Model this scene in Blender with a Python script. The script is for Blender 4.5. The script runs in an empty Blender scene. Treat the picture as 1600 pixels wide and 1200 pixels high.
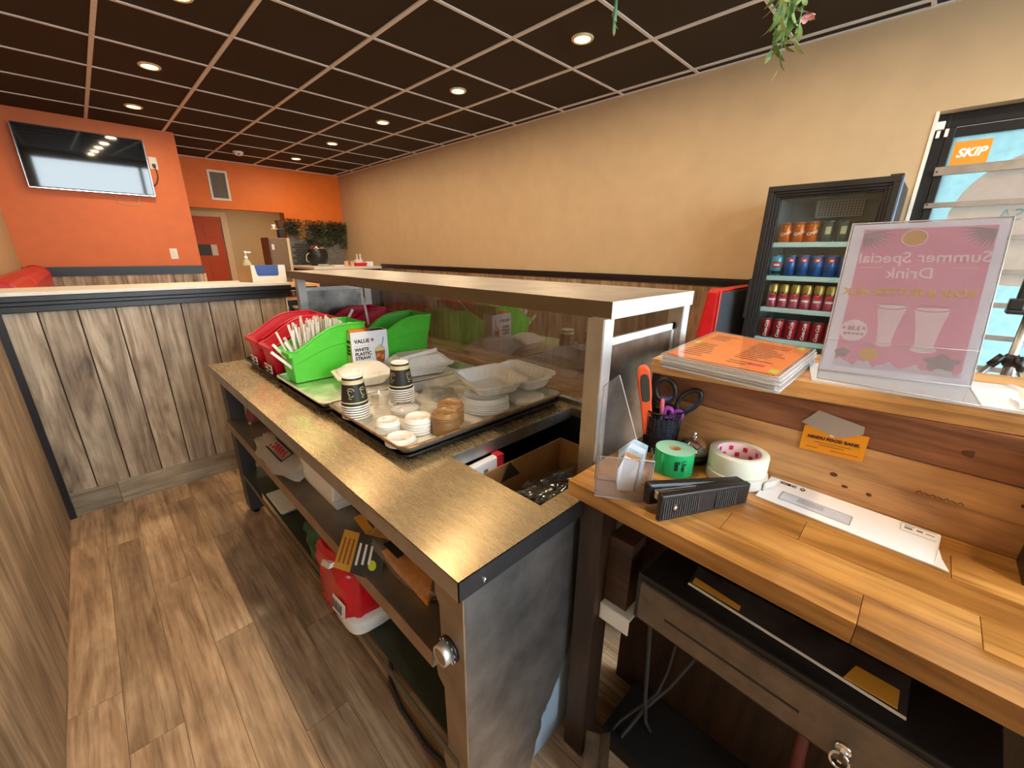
import bpy, math, random
from mathutils import Matrix, Vector
random.seed(7)
C = bpy.context.scene.collection
SC = bpy.context.scene
PI = math.pi

# ------------------------------------------------------------------ camera
def make_camera():
    yaw, pitch, roll = .7826, .3208, -.0074
    f = Vector((math.sin(yaw)*math.cos(pitch), math.cos(yaw)*math.cos(pitch), -math.sin(pitch)))
    r = Vector((math.cos(yaw), -math.sin(yaw), 0)); d = f.cross(r)
    c, s = math.cos(roll), math.sin(roll)
    R = c*r + s*d; D = -s*r + c*d
    cd = bpy.data.cameras.new('camera'); co = bpy.data.objects.new('camera', cd); C.objects.link(co)
    m = Matrix((R, -D, -f)).transposed().to_4x4(); m.translation = (0, 0, 1.275)
    co.matrix_world = m
    cd.sensor_width = 36; cd.lens = 36*641.94/1600; cd.clip_start = .02
    cd.shift_x = 9.8/1600; cd.shift_y = 10.02/1600
    SC.camera = co
make_camera()
# ------------------------------------------------------------------ world, lights, exposure
SC.view_settings.view_transform = 'Standard'; SC.view_settings.look = 'None'
SC.view_settings.gamma = 1; SC.view_settings.use_curve_mapping = False
SC.view_settings.exposure = 0.0
W = bpy.data.worlds.new('world'); SC.world = W; W.use_nodes = True
bg = W.node_tree.nodes['Background']; bg.inputs[0].default_value = (.84, .93, 1, 1); bg.inputs[1].default_value = 13.0
LAMP_W = 13.0
LAMP_COL = (1, .74, .46)
CEIL = 2.535
GX = [.967+.6126*s for s in range(-2, 5)]
GY = [1.5584+.6126*c for c in range(-5, 11)]
LAMPS = [(2.498, GY[0]+.306+.6126*k) for k in (1, 3, 5, 7, 9, 11, 13)] + [(.661, GY[0]+.306+.6126*k) for k in (1, 3, 5, 7, 9, 11)]
def lamp_light(x, y, z, e=LAMP_W, col=LAMP_COL, parent=None, size=.1):
    l = bpy.data.lights.new('lamp_light', 'AREA'); l.shape = 'DISK'; l.size = size; l.energy = e; l.color = col
    o = bpy.data.objects.new('lamp_light', l); o.location = (x, y, z); C.objects.link(o)
    if parent: o.parent = parent
    return o
# ------------------------------------------------------------------ materials
MATS = {}
def new_mat(name):
    m = bpy.data.materials.new(name); m.use_nodes = True
    nt = m.node_tree; b = nt.nodes['Principled BSDF']
    return m, nt, b
def sset(b, col=None, rough=None, metal=None, spec=None, alpha=None):
    if col is not None: b.inputs['Base Color'].default_value = (*col[:3], 1)
    if rough is not None: b.inputs['Roughness'].default_value = rough
    if metal is not None: b.inputs['Metallic'].default_value = metal
    if spec is not None: b.inputs['Specular IOR Level'].default_value = spec
def S(r, g, b):
    f = lambda v: ((v/255)/12.92 if v/255 <= .04045 else ((v/255+.055)/1.055)**2.4)
    return (f(r), f(g), f(b))
def nn(nt, t, **k):
    n = nt.nodes.new(t)
    for a, v in k.items(): setattr(n, a, v)
    return n
def mixcol(nt, fac, a, b, bt='MIX'):
    n = nt.nodes.new('ShaderNodeMix'); n.data_type = 'RGBA'; n.blend_type = bt
    for i, v in ((0, fac), (6, a), (7, b)):
        if hasattr(v, 'is_linked') or hasattr(v, 'node'): nt.links.new(v, n.inputs[i])
        else: n.inputs[i].default_value = v if not isinstance(v, tuple) else (*v[:3], 1)
    return n.outputs[2]
def ramp(nt, src, stops):
    r = nt.nodes.new('ShaderNodeValToRGB'); e = r.color_ramp.elements
    while len(e) < len(stops): e.new(.5)
    for q, (p, c) in zip(e, stops): q.position = p; q.color = (*c[:3], 1)
    nt.links.new(src, r.inputs[0]); return r.outputs[0]
def coords(nt, scale, rnd=0):
    tc = nn(nt, 'ShaderNodeTexCoord'); mp = nn(nt, 'ShaderNodeMapping')
    mp.inputs['Scale'].default_value = scale
    v = tc.outputs['Object']
    if rnd:
        oi = nn(nt, 'ShaderNodeObjectInfo'); vm = nn(nt, 'ShaderNodeVectorMath', operation='SCALE')
        vm.inputs[0].default_value = (13.1, 7.7, 9.3); nt.links.new(oi.outputs['Random'], vm.inputs['Scale'])
        va = nn(nt, 'ShaderNodeVectorMath', operation='ADD'); nt.links.new(v, va.inputs[0]); nt.links.new(vm.outputs[0], va.inputs[1])
        v = va.outputs[0]
    nt.links.new(v, mp.inputs['Vector']); return mp.outputs[0]
def noise(nt, vec, scale, detail=4, dist=0, rough=.55):
    n = nn(nt, 'ShaderNodeTexNoise'); nt.links.new(vec, n.inputs['Vector'])
    n.inputs['Scale'].default_value = scale; n.inputs['Detail'].default_value = detail
    n.inputs['Distortion'].default_value = dist; n.inputs['Roughness'].default_value = rough
    return n.outputs['Fac']
def bump(nt, b, src, strength=.1, dist=.002):
    bp = nn(nt, 'ShaderNodeBump'); bp.inputs['Strength'].default_value = strength; bp.inputs['Distance'].default_value = dist
    nt.links.new(src, bp.inputs['Height']); nt.links.new(bp.outputs[0], b.inputs['Normal'])
def plain(name, col, rough=.5, metal=0, var=.12, scale=30, spec=None, bmp=0):
    """a colour with slight procedural mottling"""
    m, nt, b = new_mat(name); sset(b, col, rough, metal, spec)
    v = coords(nt, (1, 1, 1)); n = noise(nt, v, scale, 3)
    lo = tuple(c*(1-var) for c in col); hi = tuple(min(1, c*(1+var)) for c in col)
    nt.links.new(ramp(nt, n, [(.3, lo), (.7, hi)]), b.inputs['Base Color'])
    if bmp: bump(nt, b, n, bmp)
    MATS[name] = m; return m
def wood(name, cols, grain, rough=.5, rnd=1, bright=.22, knot=1.0, bmp=.15, fine=1.0):
    """cols: dark, mid, light; grain: axis letter along which the fibres run"""
    m, nt, b = new_mat(name); sset(b, cols[1], rough)
    sc = {'X': (1.2, 9, 9), 'Y': (9, 1.2, 9), 'Z': (9, 9, 1.2)}[grain]
    fs = {'X': (3, 70, 70), 'Y': (70, 3, 70), 'Z': (70, 70, 3)}[grain]
    v = coords(nt, sc, rnd)
    n = noise(nt, v, 1.6, 7, .9*knot, .6)
    c1 = ramp(nt, n, [(.27, cols[0]), (.47, cols[1]), (.66, cols[2])])
    v2 = coords(nt, fs, rnd); n2 = noise(nt, v2, 1.0*fine, 6, .35, .62)
    c2 = ramp(nt, n2, [(.34, (.50, .47, .45)), (.48, (.92, .91, .90)), (.66, (1.14, 1.13, 1.12))])
    col = mixcol(nt, .75, c1, c2, 'MULTIPLY')
    v3 = coords(nt, (6, 6, 6), rnd); n3 = noise(nt, v3, 1.1, 3, 0)
    col = mixcol(nt, .5, col, ramp(nt, n3, [(.35, (.72, .7, .7)), (.65, (1.15, 1.15, 1.15))]), 'MULTIPLY')
    if rnd:
        oi = nn(nt, 'ShaderNodeObjectInfo'); mr = nn(nt, 'ShaderNodeMapRange')
        mr.inputs[3].default_value = 1-bright; mr.inputs[4].default_value = 1+bright
        nt.links.new(oi.outputs['Random'], mr.inputs[0])
        hs = nn(nt, 'ShaderNodeHueSaturation'); nt.links.new(mr.outputs[0], hs.inputs['Value']); nt.links.new(col, hs.inputs['Color'])
        col = hs.outputs[0]
    nt.links.new(col, b.inputs['Base Color'])
    bump(nt, b, n2, bmp, .001)
    MATS[name] = m; return m
def steel(name, col, rough=.35, aniso=.6, tang=(0, 1, 0), scr=1.0, dirt=.15):
    m, nt, b = new_mat(name); sset(b, col, rough, 1)
    v = coords(nt, (3, 3, 3)); n = noise(nt, v, 4, 5)
    lo = tuple(c*(1-dirt) for c in col); hi = tuple(min(1, c*(1+dirt)) for c in col)
    nt.links.new(ramp(nt, n, [(.3, lo), (.7, hi)]), b.inputs['Base Color'])
    v2 = coords(nt, (60, 7, 60)); n2 = noise(nt, v2, 3, 5, .5)
    mr = nn(nt, 'ShaderNodeMapRange'); mr.inputs[3].default_value = rough*.75; mr.inputs[4].default_value = rough*1.25
    nt.links.new(n2, mr.inputs[0]); nt.links.new(mr.outputs[0], b.inputs['Roughness'])
    if aniso:
        b.inputs['Anisotropic'].default_value = aniso
        cx = nn(nt, 'ShaderNodeCombineXYZ')
        for i in range(3): cx.inputs[i].default_value = tang[i]
        nt.links.new(cx.outputs[0], b.inputs['Tangent'])
    bump(nt, b, n2, .05*scr, .0005)
    MATS[name] = m; return m
def clear(name, tint=(1, 1, 1), refl=1.0, ior=1.45, rough=.02, haze=0, hazecol=(1, 1, 1)):
    """thin clear plastic or glass"""
    m = bpy.data.materials.new(name); m.use_nodes = True; nt = m.node_tree; nt.nodes.clear()
    out = nn(nt, 'ShaderNodeOutputMaterial'); mx = nn(nt, 'ShaderNodeMixShader'); fr = nn(nt, 'ShaderNodeLayerWeight')
    # reflectance of a thin sheet, the same from either side of each face
    f0 = ((ior-1)/(ior+1))**2
    pw = nn(nt, 'ShaderNodeMath', operation='POWER'); pw.inputs[1].default_value = 5; nt.links.new(fr.outputs['Facing'], pw.inputs[0])
    ma = nn(nt, 'ShaderNodeMath', operation='MULTIPLY_ADD'); ma.inputs[1].default_value = (1-f0)*refl*.8; ma.inputs[2].default_value = f0*refl
    nt.links.new(pw.outputs[0], ma.inputs[0]); nt.links.new(ma.outputs[0], mx.inputs[0])
    tr = nn(nt, 'ShaderNodeBsdfTransparent'); tr.inputs[0].default_value = (*tint, 1)
    gl = nn(nt, 'ShaderNodeBsdfGlossy'); gl.inputs['Roughness'].default_value = rough
    base = tr.outputs[0]
    if haze:
        df = nn(nt, 'ShaderNodeBsdfDiffuse'); df.inputs[0].default_value = (*hazecol, 1)
        m2 = nn(nt, 'ShaderNodeMixShader'); m2.inputs[0].default_value = haze
        nt.links.new(tr.outputs[0], m2.inputs[1]); nt.links.new(df.outputs[0], m2.inputs[2]); base = m2.outputs[0]
    nt.links.new(base, mx.inputs[1]); nt.links.new(gl.outputs[0], mx.inputs[2]); nt.links.new(mx.outputs[0], out.inputs[0])
    MATS[name] = m; return m
def paper(name, col, trans=.5, thru=0, rough=.6, var=.04):
    """sheet that lets light through: diffuse + translucent (+ some clear see-through)"""
    m = bpy.data.materials.new(name); m.use_nodes = True; nt = m.node_tree; nt.nodes.clear()
    out = nn(nt, 'ShaderNodeOutputMaterial'); mx = nn(nt, 'ShaderNodeMixShader'); mx.inputs[0].default_value = trans
    df = nn(nt, 'ShaderNodeBsdfDiffuse'); tl = nn(nt, 'ShaderNodeBsdfTranslucent')
    v = coords(nt, (1, 1, 1)); n = noise(nt, v, 25, 4)
    cr = ramp(nt, n, [(.3, tuple(c*(1-var) for c in col)), (.7, tuple(min(1, c*(1+var)) for c in col))])
    nt.links.new(cr, df.inputs[0]); nt.links.new(cr, tl.inputs[0])
    nt.links.new(df.outputs[0], mx.inputs[1]); nt.links.new(tl.outputs[0], mx.inputs[2]); o = mx.outputs[0]
    if thru:
        tr = nn(nt, 'ShaderNodeBsdfTransparent'); m2 = nn(nt, 'ShaderNodeMixShader'); m2.inputs[0].default_value = thru
        nt.links.new(o, m2.inputs[1]); nt.links.new(tr.outputs[0], m2.inputs[2]); o = m2.outputs[0]
    nt.links.new(o, out.inputs[0]); MATS[name] = m; return m
def glow(name, col, strength):
    m, nt, b = new_mat(name); sset(b, (.9, .9, .9), .4)
    b.inputs['Emission Color'].default_value = (*col, 1); b.inputs['Emission Strength'].default_value = strength
    MATS[name] = m; return m

beige = plain('beige_paint', S(186, 162, 128), .6, 0, .04, 6, bmp=.02)
orange = plain('orange_paint', S(214, 112, 54), .55, 0, .05, 8, bmp=.02)
wallplank = wood('grey_brown_laminate', [S(92, 74, 58), S(166, 147, 124), S(206, 190, 166)], 'Z', .5, 1, .14, 1.1, .05)
baseplank = wood('grey_baseboard_laminate', [S(110, 98, 82), S(150, 136, 116), S(176, 162, 140)], 'X', .5, 1, .08, 1, .05)
floorwood = wood('brown_floor_laminate', [S(118, 90, 66), S(176, 144, 112), S(208, 178, 144)], 'Y', .38, 1, .12, 1.0, .08, 1.5)
browncoat = wood('brown_wainscot', [S(92, 74, 54), S(134, 112, 86), S(160, 138, 108)], 'Z', .5, 1, .16, 1, .05)
tilebrown = plain('dark_ceiling_tile', S(48, 39, 31), .75, 0, .12, 60, spec=.3, bmp=.04)
gridcol = plain('cream_grid_metal', S(216, 216, 214), .45, 0, .05)
black = plain('black_painted_wood', S(26, 25, 28), .35, 0, .2)
blackmetal = plain('black_metal', S(30, 30, 32), .4, .4, .2)
blackplastic = plain('black_plastic', S(28, 28, 30), .38, 0, .15)
greyplastic = plain('dark_grey_plastic', S(62, 62, 64), .45, 0, .1)
white = plain('white_plastic', S(232, 230, 224), .4, 0, .03)
whitepaint = plain('white_paint', S(226, 222, 212), .45, 0, .03)
foam = plain('white_foam', S(238, 236, 230), .6, 0, .03, 120, bmp=.02)
whitecup = plain('white_card_cup', S(240, 238, 232), .5, 0, .03)
sleeve = plain('black_cup_print', S(34, 32, 32), .5, 0, .1)
creamband = plain('cream_cup_print', S(214, 200, 150), .5, 0, .05)
browncap = plain('brown_plastic_lid', S(146, 110, 70), .35, 0, .06)
limegreen = plain('lime_green_plastic', S(88, 214, 66), .38, 0, .04)
redbin = plain('red_plastic', S(214, 30, 48), .38, 0, .05)
pinkred = plain('raspberry_plastic', S(206, 24, 74), .38, 0, .05)
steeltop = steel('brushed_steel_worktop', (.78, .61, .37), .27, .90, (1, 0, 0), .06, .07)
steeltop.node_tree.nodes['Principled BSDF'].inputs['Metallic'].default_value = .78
steelside = steel('brushed_steel', (.50, .47, .43), .4, .3, (0, 1, 0), 1)
steelshelf = steel('dull_steel_shelf', (.34, .31, .28), .5, 0, (0, 1, 0), 1)
galv = steel('galvanised_sheet', (.48, .50, .52), .45, 0, (0, 0, 1), 4, .3)
palegalv = steel('pale_worn_steel', (.74, .75, .74), .5, 0, (0, 0, 1), 3, .2)
darksteel = steel('dark_steel', (.13, .13, .14), .5, 0, (0, 0, 1), 1)
tanplate = plain('tan_stained_steel', S(150, 128, 104), .5, .35, .2, 14)
pansteel = steel('aluminium_pan', (.82, .79, .72), .52, 0, (0, 1, 0), 1, .25)
panrim = plain('burnt_pan_rim', S(142, 108, 74), .4, .6, .45, 40)
darkpan = plain('dark_baked_pan', S(24, 20, 18), .35, .5, .3)
chrome = steel('chrome', (.8, .8, .82), .12, 0, (0, 0, 1), .2, .05)
deskwood = wood('oiled_acacia', [S(112, 70, 30), S(166, 116, 56), S(196, 148, 84)], 'Y', .36, 1, .16, .8, .05)
shelfwood = wood('oiled_shelf_wood', [S(150, 98, 48), S(196, 142, 82), S(214, 168, 108)], 'Y', .35, 1, .1, .8, .05)
pine = wood('pine_board', [S(146, 100, 58), S(190, 140, 90), S(204, 158, 106)], 'Y', .5, 1, .1, 1.0, .05)
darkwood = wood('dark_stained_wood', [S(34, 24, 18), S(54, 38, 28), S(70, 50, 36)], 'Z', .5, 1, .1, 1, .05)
cardboard = plain('cardboard', S(170, 128, 84), .75, 0, .06, 20)
cardboardin = plain('orange_card', S(226, 130, 50), .7, 0, .05)
redleather = plain('red_vinyl', S(186, 26, 30), .35, 0, .12, 12)
greyvinyl = plain('charcoal_vinyl', S(58, 62, 68), .5, 0, .1, 40, bmp=.05)
orangedoor = plain('orange_door_paint', S(206, 88, 36), .5, 0, .05)
cream = plain('cream_trim_paint', S(216, 198, 160), .5, 0, .04)
fridgewhite = plain('fridge_liner', S(196, 202, 202), .45, 0, .03)
shelfcyan = plain('pale_blue_shelf_strip', S(196, 226, 226), .4, 0, .03)
paperwhite = plain('white_paper', S(236, 238, 246), .6, 0, .02)
inkblack = plain('black_ink', S(30, 28, 28), .6, 0, .1)
inkgrey = plain('grey_ink', S(120, 122, 130), .6, 0, .1)
inkred = plain('red_ink', S(196, 30, 50), .6, 0, .1)
inkwhite = plain('white_ink', S(240, 238, 232), .6, 0, .02)
inkblue = plain('blue_ink', S(30, 110, 190), .6, 0, .1)
menuorange = plain('orange_menu_print', S(240, 132, 48), .3, 0, .04)
limeprint = plain('lime_print', S(206, 222, 70), .3, 0, .04)
cardorange = plain('orange_card_stock', S(232, 152, 26), .5, 0, .03)
skiporange = plain('orange_sticker', S(228, 146, 36), .5, 0, .03)
masking = plain('cream_tape', S(222, 228, 212), .55, 0, .03)
tapeclear = clear('frosted_tape', (.9, .88, .86), .6, 1.45, .3, .45, (.62, .54, .48))
rollgreen = plain('green_label_roll', S(20, 176, 104), .45, 0, .04)
rollend = plain('pale_green_roll_edge', S(150, 200, 180), .5, 0, .04)
scissorblue = plain('blue_grip', S(38, 78, 170), .4, 0, .08)
purple = plain('purple_plastic', S(150, 62, 168), .4, 0, .06)
knifeorange = plain('orange_knife_grip', S(240, 96, 52), .42, 0, .05)
leafgreen = plain('green_leaf', S(96, 128, 62), .5, 0, .35, 9)
leafpale = plain('pale_leaf', S(150, 176, 116), .5, 0, .25, 9)
leafdark = plain('dark_ivy_leaf', S(54, 60, 38), .5, 0, .45, 14)
stemteal = plain('teal_green_stem', S(110, 176, 146), .45, 0, .2)
pinkpetal = plain('pink_petal', S(232, 170, 176), .5, 0, .1)
stoneboard = plain('grey_stone_board', S(112, 108, 104), .7, 0, .3, 16, bmp=.1)
brickgrey = plain('charcoal_brick', S(60, 62, 64), .7, 0, .2, 20, bmp=.1)
screen = plain('tv_screen', S(10, 12, 14), .04, 0, .05, spec=.9)
bottleplastic = paper('bottle_plastic', S(210, 206, 180), .3, .15)
bagplastic = paper('clear_bag_plastic', S(226, 220, 210), .35, .3)
blackbag = plain('black_plastic_bag', S(22, 20, 20), .16, 0, .3, 12, spec=.8)
bluepocket = plain('blue_pocket', S(38, 72, 140), .5, 0, .05)
whiteboxprint = plain('pale_box_print', S(224, 214, 196), .5, 0, .03)
tapegreen = plain('green_fabric', S(40, 156, 40), .7, 0, .15, 20)
darkgreen = plain('dark_green_film', S(26, 92, 56), .35, 0, .3, 20)
redpack = plain('red_glossy_pack', S(206, 24, 36), .25, 0, .12, 10)
goldprint = plain('gold_print', S(206, 150, 56), .45, 0, .06)
charprint = plain('charcoal_print', S(64, 60, 56), .5, 0, .08)
kraft = plain('kraft_wood_sticks', S(222, 152, 64), .5, 0, .15, 60)
glassguard = clear('guard_glass', (.60, .60, .60), 1.5, 1.9, .01)
glassclear = clear('window_glass', (.96, .98, .98), 1.0, 1.45, .01)
acrylic = clear('clear_acrylic', (.93, .93, .94), 1.0, 1.5, .03, .05, (.8, .8, .84))
acrylglint = plain('acrylic_edge_glint', S(176, 174, 176), .2, 0, .05)  # opaque pale strips stand in for light caught along clear edges
clearcup = clear('clear_cup_plastic', (.96, .95, .93), 1.2, 1.45, .05, .10)
filmdoor = paper('frosted_window_film', S(146, 168, 170), .9, .03, var=.08)
filmpink = paper('pale_pink_window_decal', S(240, 206, 190), .8, .2)
filmtext = paper('grey_blue_window_decal', S(150, 178, 180), .5, 0)
posterpaper = paper('poster_white', S(222, 222, 232), .62, 0)
posterpink = paper('poster_rose_print', S(228, 170, 192), .62, 0)
posterwhite = paper('poster_white_print', S(240, 226, 232), .62, 0)
postergold = paper('poster_gold_print', S(226, 190, 120), .62, 0)
postergrey = paper('poster_leaf_print', S(176, 160, 168), .62, 0)
whitesheet = paper('white_plastic_sheet', S(230, 234, 240), .3, 0)
laminate = clear('laminate_film', (.97, .97, .98), 1.0, 1.45, .05, .35, (.9, .9, .92))
lampglow = glow('warm_lamp_glow', (1, .68, .24), 11)
straww = plain('straw_wrapper', S(238, 232, 226), .6, 0, .04)
strawp = plain('striped_straw_wrapper', S(228, 214, 196), .6, 0, .06)
teabrown = plain('amber_drink_print', S(150, 84, 40), .5, 0, .1)
crushorange = plain('can_orange', S(226, 110, 30), .3, .3, .06)
cangrey = plain('can_grey_green', S(92, 104, 100), .3, .4, .1)
canblue = plain('can_blue', S(36, 96, 170), .3, .4, .1)
cancyan = plain('can_cyan', S(80, 170, 200), .3, .4, .2)
canpink = plain('can_dusty_pink', S(190, 84, 104), .3, .3, .08)
cangold = plain('can_gold', S(190, 160, 84), .3, .6, .1)
canred = plain('can_red', S(176, 26, 46), .3, .3, .08)
candark = plain('can_black', S(34, 34, 38), .3, .3, .08)
# ------------------------------------------------------------------ mesh helpers
class MB:
    def __init__(s): s.v = []; s.f = []; s.sm = []
    def add(s, vs, fs, smooth=False):
        k = len(s.v); s.v += [tuple(v) for v in vs]
        s.f += [tuple(i+k for i in f) for f in fs]; s.sm += [smooth]*len(fs); return s
    def hexa(s, b, t):
        return s.add(list(b)+list(t), [(3, 2, 1, 0), (4, 5, 6, 7), (0, 1, 5, 4), (1, 2, 6, 5), (2, 3, 7, 6), (3, 0, 4, 7)])
    def box(s, x0, x1, y0, y1, z0, z1):
        return s.hexa([(x0, y0, z0), (x1, y0, z0), (x1, y1, z0), (x0, y1, z0)], [(x0, y0, z1), (x1, y0, z1), (x1, y1, z1), (x0, y1, z1)])
    def prism(s, pts, d):
        """planar polygon pts swept by vector d"""
        n = len(pts); d = Vector(d); a = [Vector(p) for p in pts]; b = [p+d for p in a]
        return s.add(a+b, [tuple(range(n-1, -1, -1)), tuple(range(n, 2*n))]+[(i, (i+1) % n, n+(i+1) % n, n+i) for i in range(n)])
    def lathe(s, prof, c=(0, 0, 0), n=20, smooth=True, axis=None, cap=True, xform=None):
        vs = []; fs = []; m = len(prof)
        for j in range(n):
            a = 2*PI*j/n
            for r, z in prof: vs.append(Vector((r*math.cos(a), r*math.sin(a), z)))
        if axis is not None:
            q = Vector((0, 0, 1)).rotation_difference(Vector(axis)); vs = [q @ v for v in vs]
        vs = [v+Vector(c) for v in vs]
        for j in range(n):
            k = (j+1) % n
            for i in range(m-1): fs.append((j*m+i, k*m+i, k*m+i+1, j*m+i+1))
        s.add(vs, fs, smooth)
        if cap:
            k = len(s.v)-len(vs)
            if prof[0][0] > 1e-5: s.f.append(tuple(k+j*m for j in reversed(range(n)))); s.sm.append(False)
            if prof[-1][0] > 1e-5: s.f.append(tuple(k+j*m+m-1 for j in range(n))); s.sm.append(False)
        return s
    def cyl(s, c, r, h, n=16, axis=None): return s.lathe([(r, 0), (r, h)], c, n, True, axis)
    def tube(s, pts, r, n=8, closed=False):
        P = [Vector(p) for p in pts]; m = len(P); rr = r if isinstance(r, (list, tuple)) else [r]*m
        vs = []; prev = None
        for i, p in enumerate(P):
            t = (P[(i+1) % m]-P[i-1]) if closed or 0 < i < m-1 else (P[1]-P[0] if i == 0 else P[-1]-P[-2])
            t.normalize()
            if prev is None:
                u = t.orthogonal().normalized()
            else:
                u = prev - t*prev.dot(t)
                u = u.normalized() if u.length > 1e-6 else t.orthogonal().normalized()
            prev = u; w = t.cross(u)
            for j in range(n):
                a = 2*PI*j/n; vs.append(p+(u*math.cos(a)+w*math.sin(a))*rr[i])
        fs = []
        for i in range(m if closed else m-1):
            k = (i+1) % m
            for j in range(n): fs.append((i*n+j, i*n+(j+1) % n, k*n+(j+1) % n, k*n+j))
        s.add(vs, fs, True)
        if not closed:
            b = len(s.v)-len(vs)
            s.f.append(tuple(b+j for j in reversed(range(n)))); s.sm.append(False)
            s.f.append(tuple(b+(m-1)*n+j for j in range(n))); s.sm.append(False)
        return s
    def grid(s, fn, nu, nv, smooth=True):
        vs = [fn(i/nu, j/nv) for j in range(nv+1) for i in range(nu+1)]
        return s.add(vs, [(j*(nu+1)+i, j*(nu+1)+i+1, (j+1)*(nu+1)+i+1, (j+1)*(nu+1)+i) for j in range(nv) for i in range(nu)], smooth)
    def xf(s, m, start=0):
        s.v = s.v[:start]+[tuple(m @ Vector(v)) for v in s.v[start:]]; return s
    def mesh(s, name):
        me = bpy.data.meshes.new(name); me.from_pydata(s.v, [], s.f); me.update()
        me.polygons.foreach_set('use_smooth', s.sm); return me
def put(name, me, m, parent=None, loc=None, bevel=0, solid=0, kind=None):
    o = bpy.data.objects.new(name, me)
    if m and not me.materials: me.materials.append(m)
    C.objects.link(o)
    if parent: o.parent = parent
    if loc: o.location = loc
    if solid:
        q = o.modifiers.new('thickness', 'SOLIDIFY'); q.thickness = solid; q.offset = 0
    if bevel:
        q = o.modifiers.new('soft_edge', 'BEVEL'); q.width = bevel; q.segments = 2; q.limit_method = 'ANGLE'; q.angle_limit = .7
    if kind: o['kind'] = kind
    return o
def obj(name, mb, m, parent=None, **k): return put(name, mb.mesh(name), m, parent, **k)
def tag(o, label, cat, group=None):
    o['label'] = label; o['category'] = cat
    if group: o['group'] = group
    return o
def thing(name, label, cat, loc=(0, 0, 0), rz=0, group=None):
    o = bpy.data.objects.new(name, None); C.objects.link(o); o.location = loc; o.rotation_euler = (0, 0, rz)
    o.empty_display_size = .05
    return tag(o, label, cat, group)
def struct(name, mb, m, **k):
    o = obj(name, mb, m, **k); o['kind'] = 'structure'; return o
def dup(root, loc, rz=None, label=None, group=None):
    r = root.copy(); C.objects.link(r); r.location = loc
    if rz is not None: r.rotation_euler = (0, 0, rz)
    if label: r['label'] = label
    if group: r['group'] = group
    for ch in list(root.children):
        c = ch.copy(); C.objects.link(c); c.parent = r
        for g in list(ch.children):
            d = g.copy(); C.objects.link(d); d.parent = c
    return r
def B(*a): return MB().box(*a)
ORD = 'zeroth first second third fourth fifth sixth seventh eighth ninth tenth eleventh twelfth'.split()
def text_mb(s, size, depth=.0006, align='CENTER', shear=0, bold=0, spacing=1):
    cu = bpy.data.curves.new('lettering', 'FONT'); cu.body = s; cu.size = size; cu.extrude = depth; cu.align_x = align; cu.align_y = 'CENTER'
    cu.shear = shear; cu.offset = bold; cu.space_character = spacing; cu.resolution_u = 3
    o = bpy.data.objects.new('lettering', cu); C.objects.link(o)
    dg = bpy.context.evaluated_depsgraph_get(); dg.update()
    me = bpy.data.meshes.new_from_object(o.evaluated_get(dg))
    bpy.data.objects.remove(o); bpy.data.curves.remove(cu)
    mb = MB(); mb.add([v.co.copy() for v in me.vertices], [tuple(p.vertices) for p in me.polygons]); bpy.data.meshes.remove(me)
    return mb
def frame(o, u, v):
    u = Vector(u).normalized(); v = Vector(v); v = (v-u*v.dot(u)).normalized(); w = u.cross(v)
    m = Matrix((u, v, w)).transposed().to_4x4(); m.translation = Vector(o); return m
def text(s, size, o, u, v, m, parent, mirror=False, name='lettering', **k):
    mb = text_mb(s, size, **k)
    if mirror: mb.v = [(-a, b, c) for a, b, c in mb.v]
    mb.xf(frame(o, u, v)); return obj(name, mb, m, parent)
def wrap(mb, r, c, a0, lift=.0006):
    """bend a flat layout (x along the girth, y up, z out) around an upright cylinder of radius r"""
    out = []
    for x, y, z in mb.v:
        a = a0 + x/r; q = r+lift+z
        out.append((c[0]+q*math.cos(a), c[1]+q*math.sin(a), c[2]+y))
    mb.v = out; return mb
def merge(mbs):
    r = MB()
    for m in mbs:
        k = len(r.v); r.v += m.v; r.f += [tuple(i+k for i in f) for f in m.f]; r.sm += m.sm
    return r
def arcpts(cx, cy, r, a0, a1, n): return [(cx+r*math.cos(a0+(a1-a0)*i/n), cy+r*math.sin(a0+(a1-a0)*i/n)) for i in range(n+1)]
# ================================================================== SETTING
XR, Y1, Y2, XL, YF, X12 = 3.518, 6.38, 7.72, -.42, -1.75, 1.06
# floor with its planks
fl = struct('floor', B(XL-.2, 5.0, YF-.2, 11.2, -.06, -.004), floorwood)
seams = {0: [-.3, .62, 1.455, 2.78], 1: [-.3, 1.22, 2.35, 2.78], 2: [-.3, .70, 1.895, 2.78], 3: [-.3, 1.455, 2.59, 2.78], 4: [-.3, .95, 2.107, 2.78],
         5: [-.3, .45, 1.30, 2.36, 2.78], 6: [-.3, .84, 1.7, 2.78], 7: [-.3, .6, 1.5, 2.5, 2.78], 8: [-.3, 1., 2.0, 2.78], 9: [-.3, .8, 1.9, 2.78], 10: [-.3, .5, 1.6, 2.78], 11: [-.3, 1.2, 2.2, 2.78]}
for i in range(12):
    x0 = -.31+.119*i; ys = seams[i]
    for a, b in zip(ys, ys[1:]):
        obj('plank', B(x0+.0008, x0+.1182, a+.0008, b-.0008, -.004, 0), floorwood, fl)
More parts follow.
